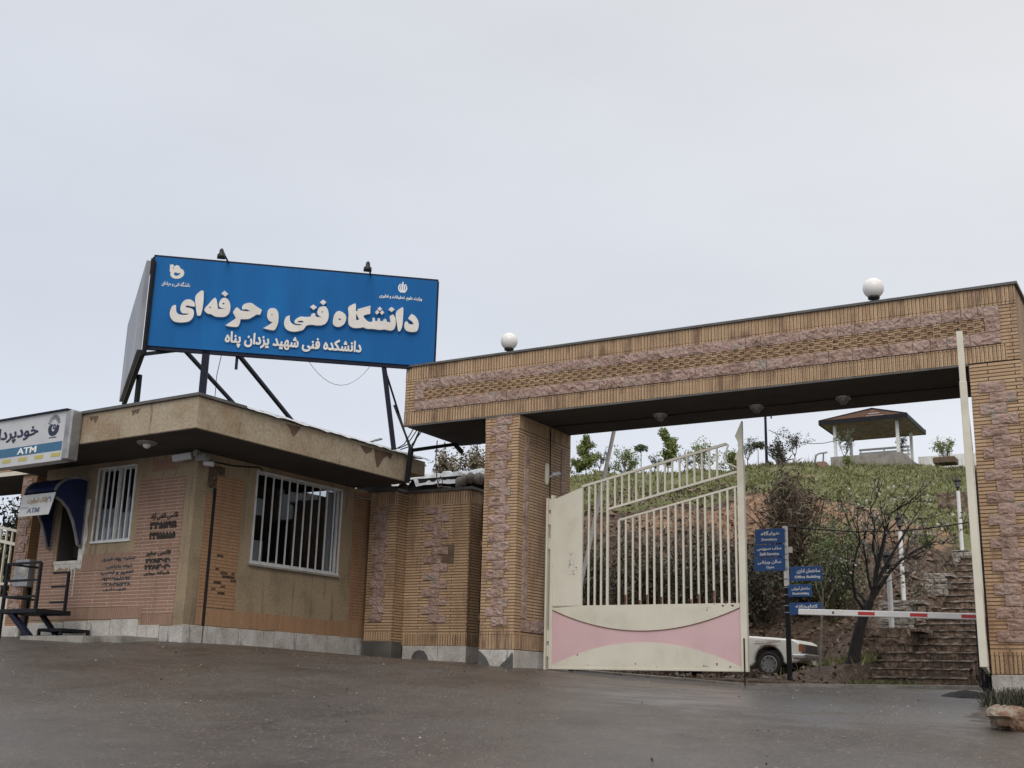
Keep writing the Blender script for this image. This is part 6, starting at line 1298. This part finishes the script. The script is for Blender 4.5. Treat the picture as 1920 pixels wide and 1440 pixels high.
o = thing('boulder', 'pale orange-streaked boulder in the right foreground at the pillar foot', 'rock', rb); m.add(np.array(vs)+(0,0,.13), fs, False); m.build('rock_body', M['rock'], o, local=True)
X, Y = rng.normal(-2.45, .42, 1500), rng.normal(19.4, .5, 1500); keep = (Y < 20.55) & (X > -3.1); Zr = road_z(X, Y); blades('pillar_weeds', X[keep], Y[keep], Zr[keep], .20, 'leaf_dark', .5, .013)
mb = MB(); vs = []; gx, gy = np.meshgrid(np.linspace(-3.3, -1.2, 22), np.linspace(15.5, 20.6, 34)); rr = np.clip(1-((gx+2.1)/1.05)**2, 0, 1)*np.clip(1-((gy-18.3)/2.35)**4, 0, 1)
gz = road_z(gx, gy)-.03+.06*rr**.5+.03*(vnoise(gx, gy, 4, 2)-.5)*(rr > .05); mb.add(np.stack([gx, gy, gz], 2).reshape(-1, 3), [(j*22+i, j*22+i+1, (j+1)*22+i+1, (j+1)*22+i) for j in range(33) for i in range(21)], True)
prop(mb.build('dirt_verge', noisy('dark_wet_soil', [(.3,(.035,.027,.021)), (.6,(.075,.06,.048)), (.8,(.14,.115,.095))], 5, .85, .6, .03)), kind='structure')
h0 = at_depth(1812, 1312, 19.4); m = MB(); X = np.linspace(-1, 1, 15); gx, gy = np.meshgrid(X*.42, X*.3); gz = .11*np.clip(1-(gx/.42)**2-(gy/.3)**2, -.2, 1)**1.0+.03*(vnoise(gx+5, gy+5, 12, 2)-.5); z0_ = rz(h0[0], h0[1])
m.add(np.stack([gx+h0[0], gy+h0[1], gz+z0_], 2).reshape(-1, 3), [(j*15+i, j*15+i+1, (j+1)*15+i+1, (j+1)*15+i) for j in range(14) for i in range(14)], True); prop(m.build('asphalt_heap', M['rubber']), 'small dark heap of asphalt on the wet road before the stairs', 'heap')
o = thing('iron_stand', 'black scrolled iron frame leaning at the foot of the right pillar', 'iron frame', (-3.4, 20.9, .15)); Pq = lambda x, y: on_y(x, y, 20.9)
m = MB()
for P_ in ([(1842,1247),(1852,1270),(1866,1290)], [(1848,1248),(1850,1300)], [(1858,1262),(1857,1310)], [(1866,1264),(1866,1306)], [(1841,1250),(1842,1275),(1848,1290),(1860,1300)], [(1840,1285),(1850,1298),(1862,1304)], [(1838,1246),(1860,1252),(1867,1266)]): m.tube([Pq(*q) for q in P_], .022, 6)
m.build('iron_bars', M['black'], o)
# grit, leaves and wear
rng = np.random.default_rng(321)
X, Y = scatter(27000, -19, 3, 9.5, 23.8); Z = road_z(X, Y); m = MB()
for x, y, z in zip(X, Y, Z):
    s_ = rng.uniform(.003, .0085)*(1+1.8*(rng.random() < .012)); V = np.array([(1,0,0),(-1,0,0),(0,1,0),(0,-1,0),(0,0,.7),(0,0,-.4)], float)*s_*rng.uniform(.6, 1.3, (6, 1)); m.add(V+(x,y,z+s_*.2), [(0,2,4),(2,1,4),(1,3,4),(3,0,4),(2,0,5),(1,2,5),(3,1,5),(0,3,5)])
prop(m.build('road_grit', M['bank_grit'] if 'bank_grit' in M else noisy('pale_grit', [(.3,(.08,.065,.055)), (.45,(.20,.175,.15)), (.6,(.32,.29,.26)), (.8,(.45,.42,.38))], 9, .8, 0)), kind='stuff')
X, Y = scatter(170, -19, 2, 10, 23.6); m = MB(); m.quads(leaf_quads(np.stack([X, Y, road_z(X, Y)+.008], 1), .045, rng, 0, .6)*np.array((1, 1, 1))); prop(m.build('fallen_leaves', M['litter']), kind='stuff')
gp_ = gl_parts = [c for c in lf.children]
m = MB(); r = np.random.default_rng(44)      # scrapes and bare metal on the closed leaf
for i in range(22):
    x, z = r.normal(.48, .06), r.normal(1.98, .14)
    w_, h_ = (r.uniform(.01, .05), r.uniform(.012, .03)) if r.random() < .7 else (r.uniform(.008, .014), r.uniform(.06, .16)); m.box(x, x+w_, -.0268, -.025, z, z+h_)
m.build('scraped_paint', M['plinth'], lf, local=True)
for i in range(10): x = r.uniform(.1, 3.95); z = abs(r.normal(0, .06))+.06; s_ = r.uniform(.008, .03); slabs('rust_patch', 'rust', lf, [(x, x+s_, -.0275, -.025, z, z+s_*1.4)])
for i in range(12): x = r.uniform(3.35, 3.98); z = 1.17+.1*(x-3.35)/.6-.06+r.uniform(-.02, .1); s_ = r.uniform(.012, .05); slabs('rust_patch', 'rust', lf, [(x, x+s_, -.0272, -.025, z, z+s_*.6)])
for x in np.arange(1.68, 3.9, .152):
    if r.random() < .5: slabs('rust_patch', 'rust', lf, [(x-.0185, x+.0185, -.0185, -.0165, 1.245, 1.245+r.uniform(.05, .25))])

b = at_depth(703, 826, 60); o = thing('street_lamp', 'tiny grey street lamp arm just above the guard house roof edge', 'lamp', (b[0]-1.2, b[1], b[2]-4)); m = MB(); m.tube([b-(1.2,0,4), b-(1.1,0,.5), b-(.6,0,.1), b], .05, 6); m.build('lamp_arm', M['alu'], o); m = MB(); m.bar(b, b+(.42,0,.05), .14, .07); m.build('lamp_head', M['alu'], o)
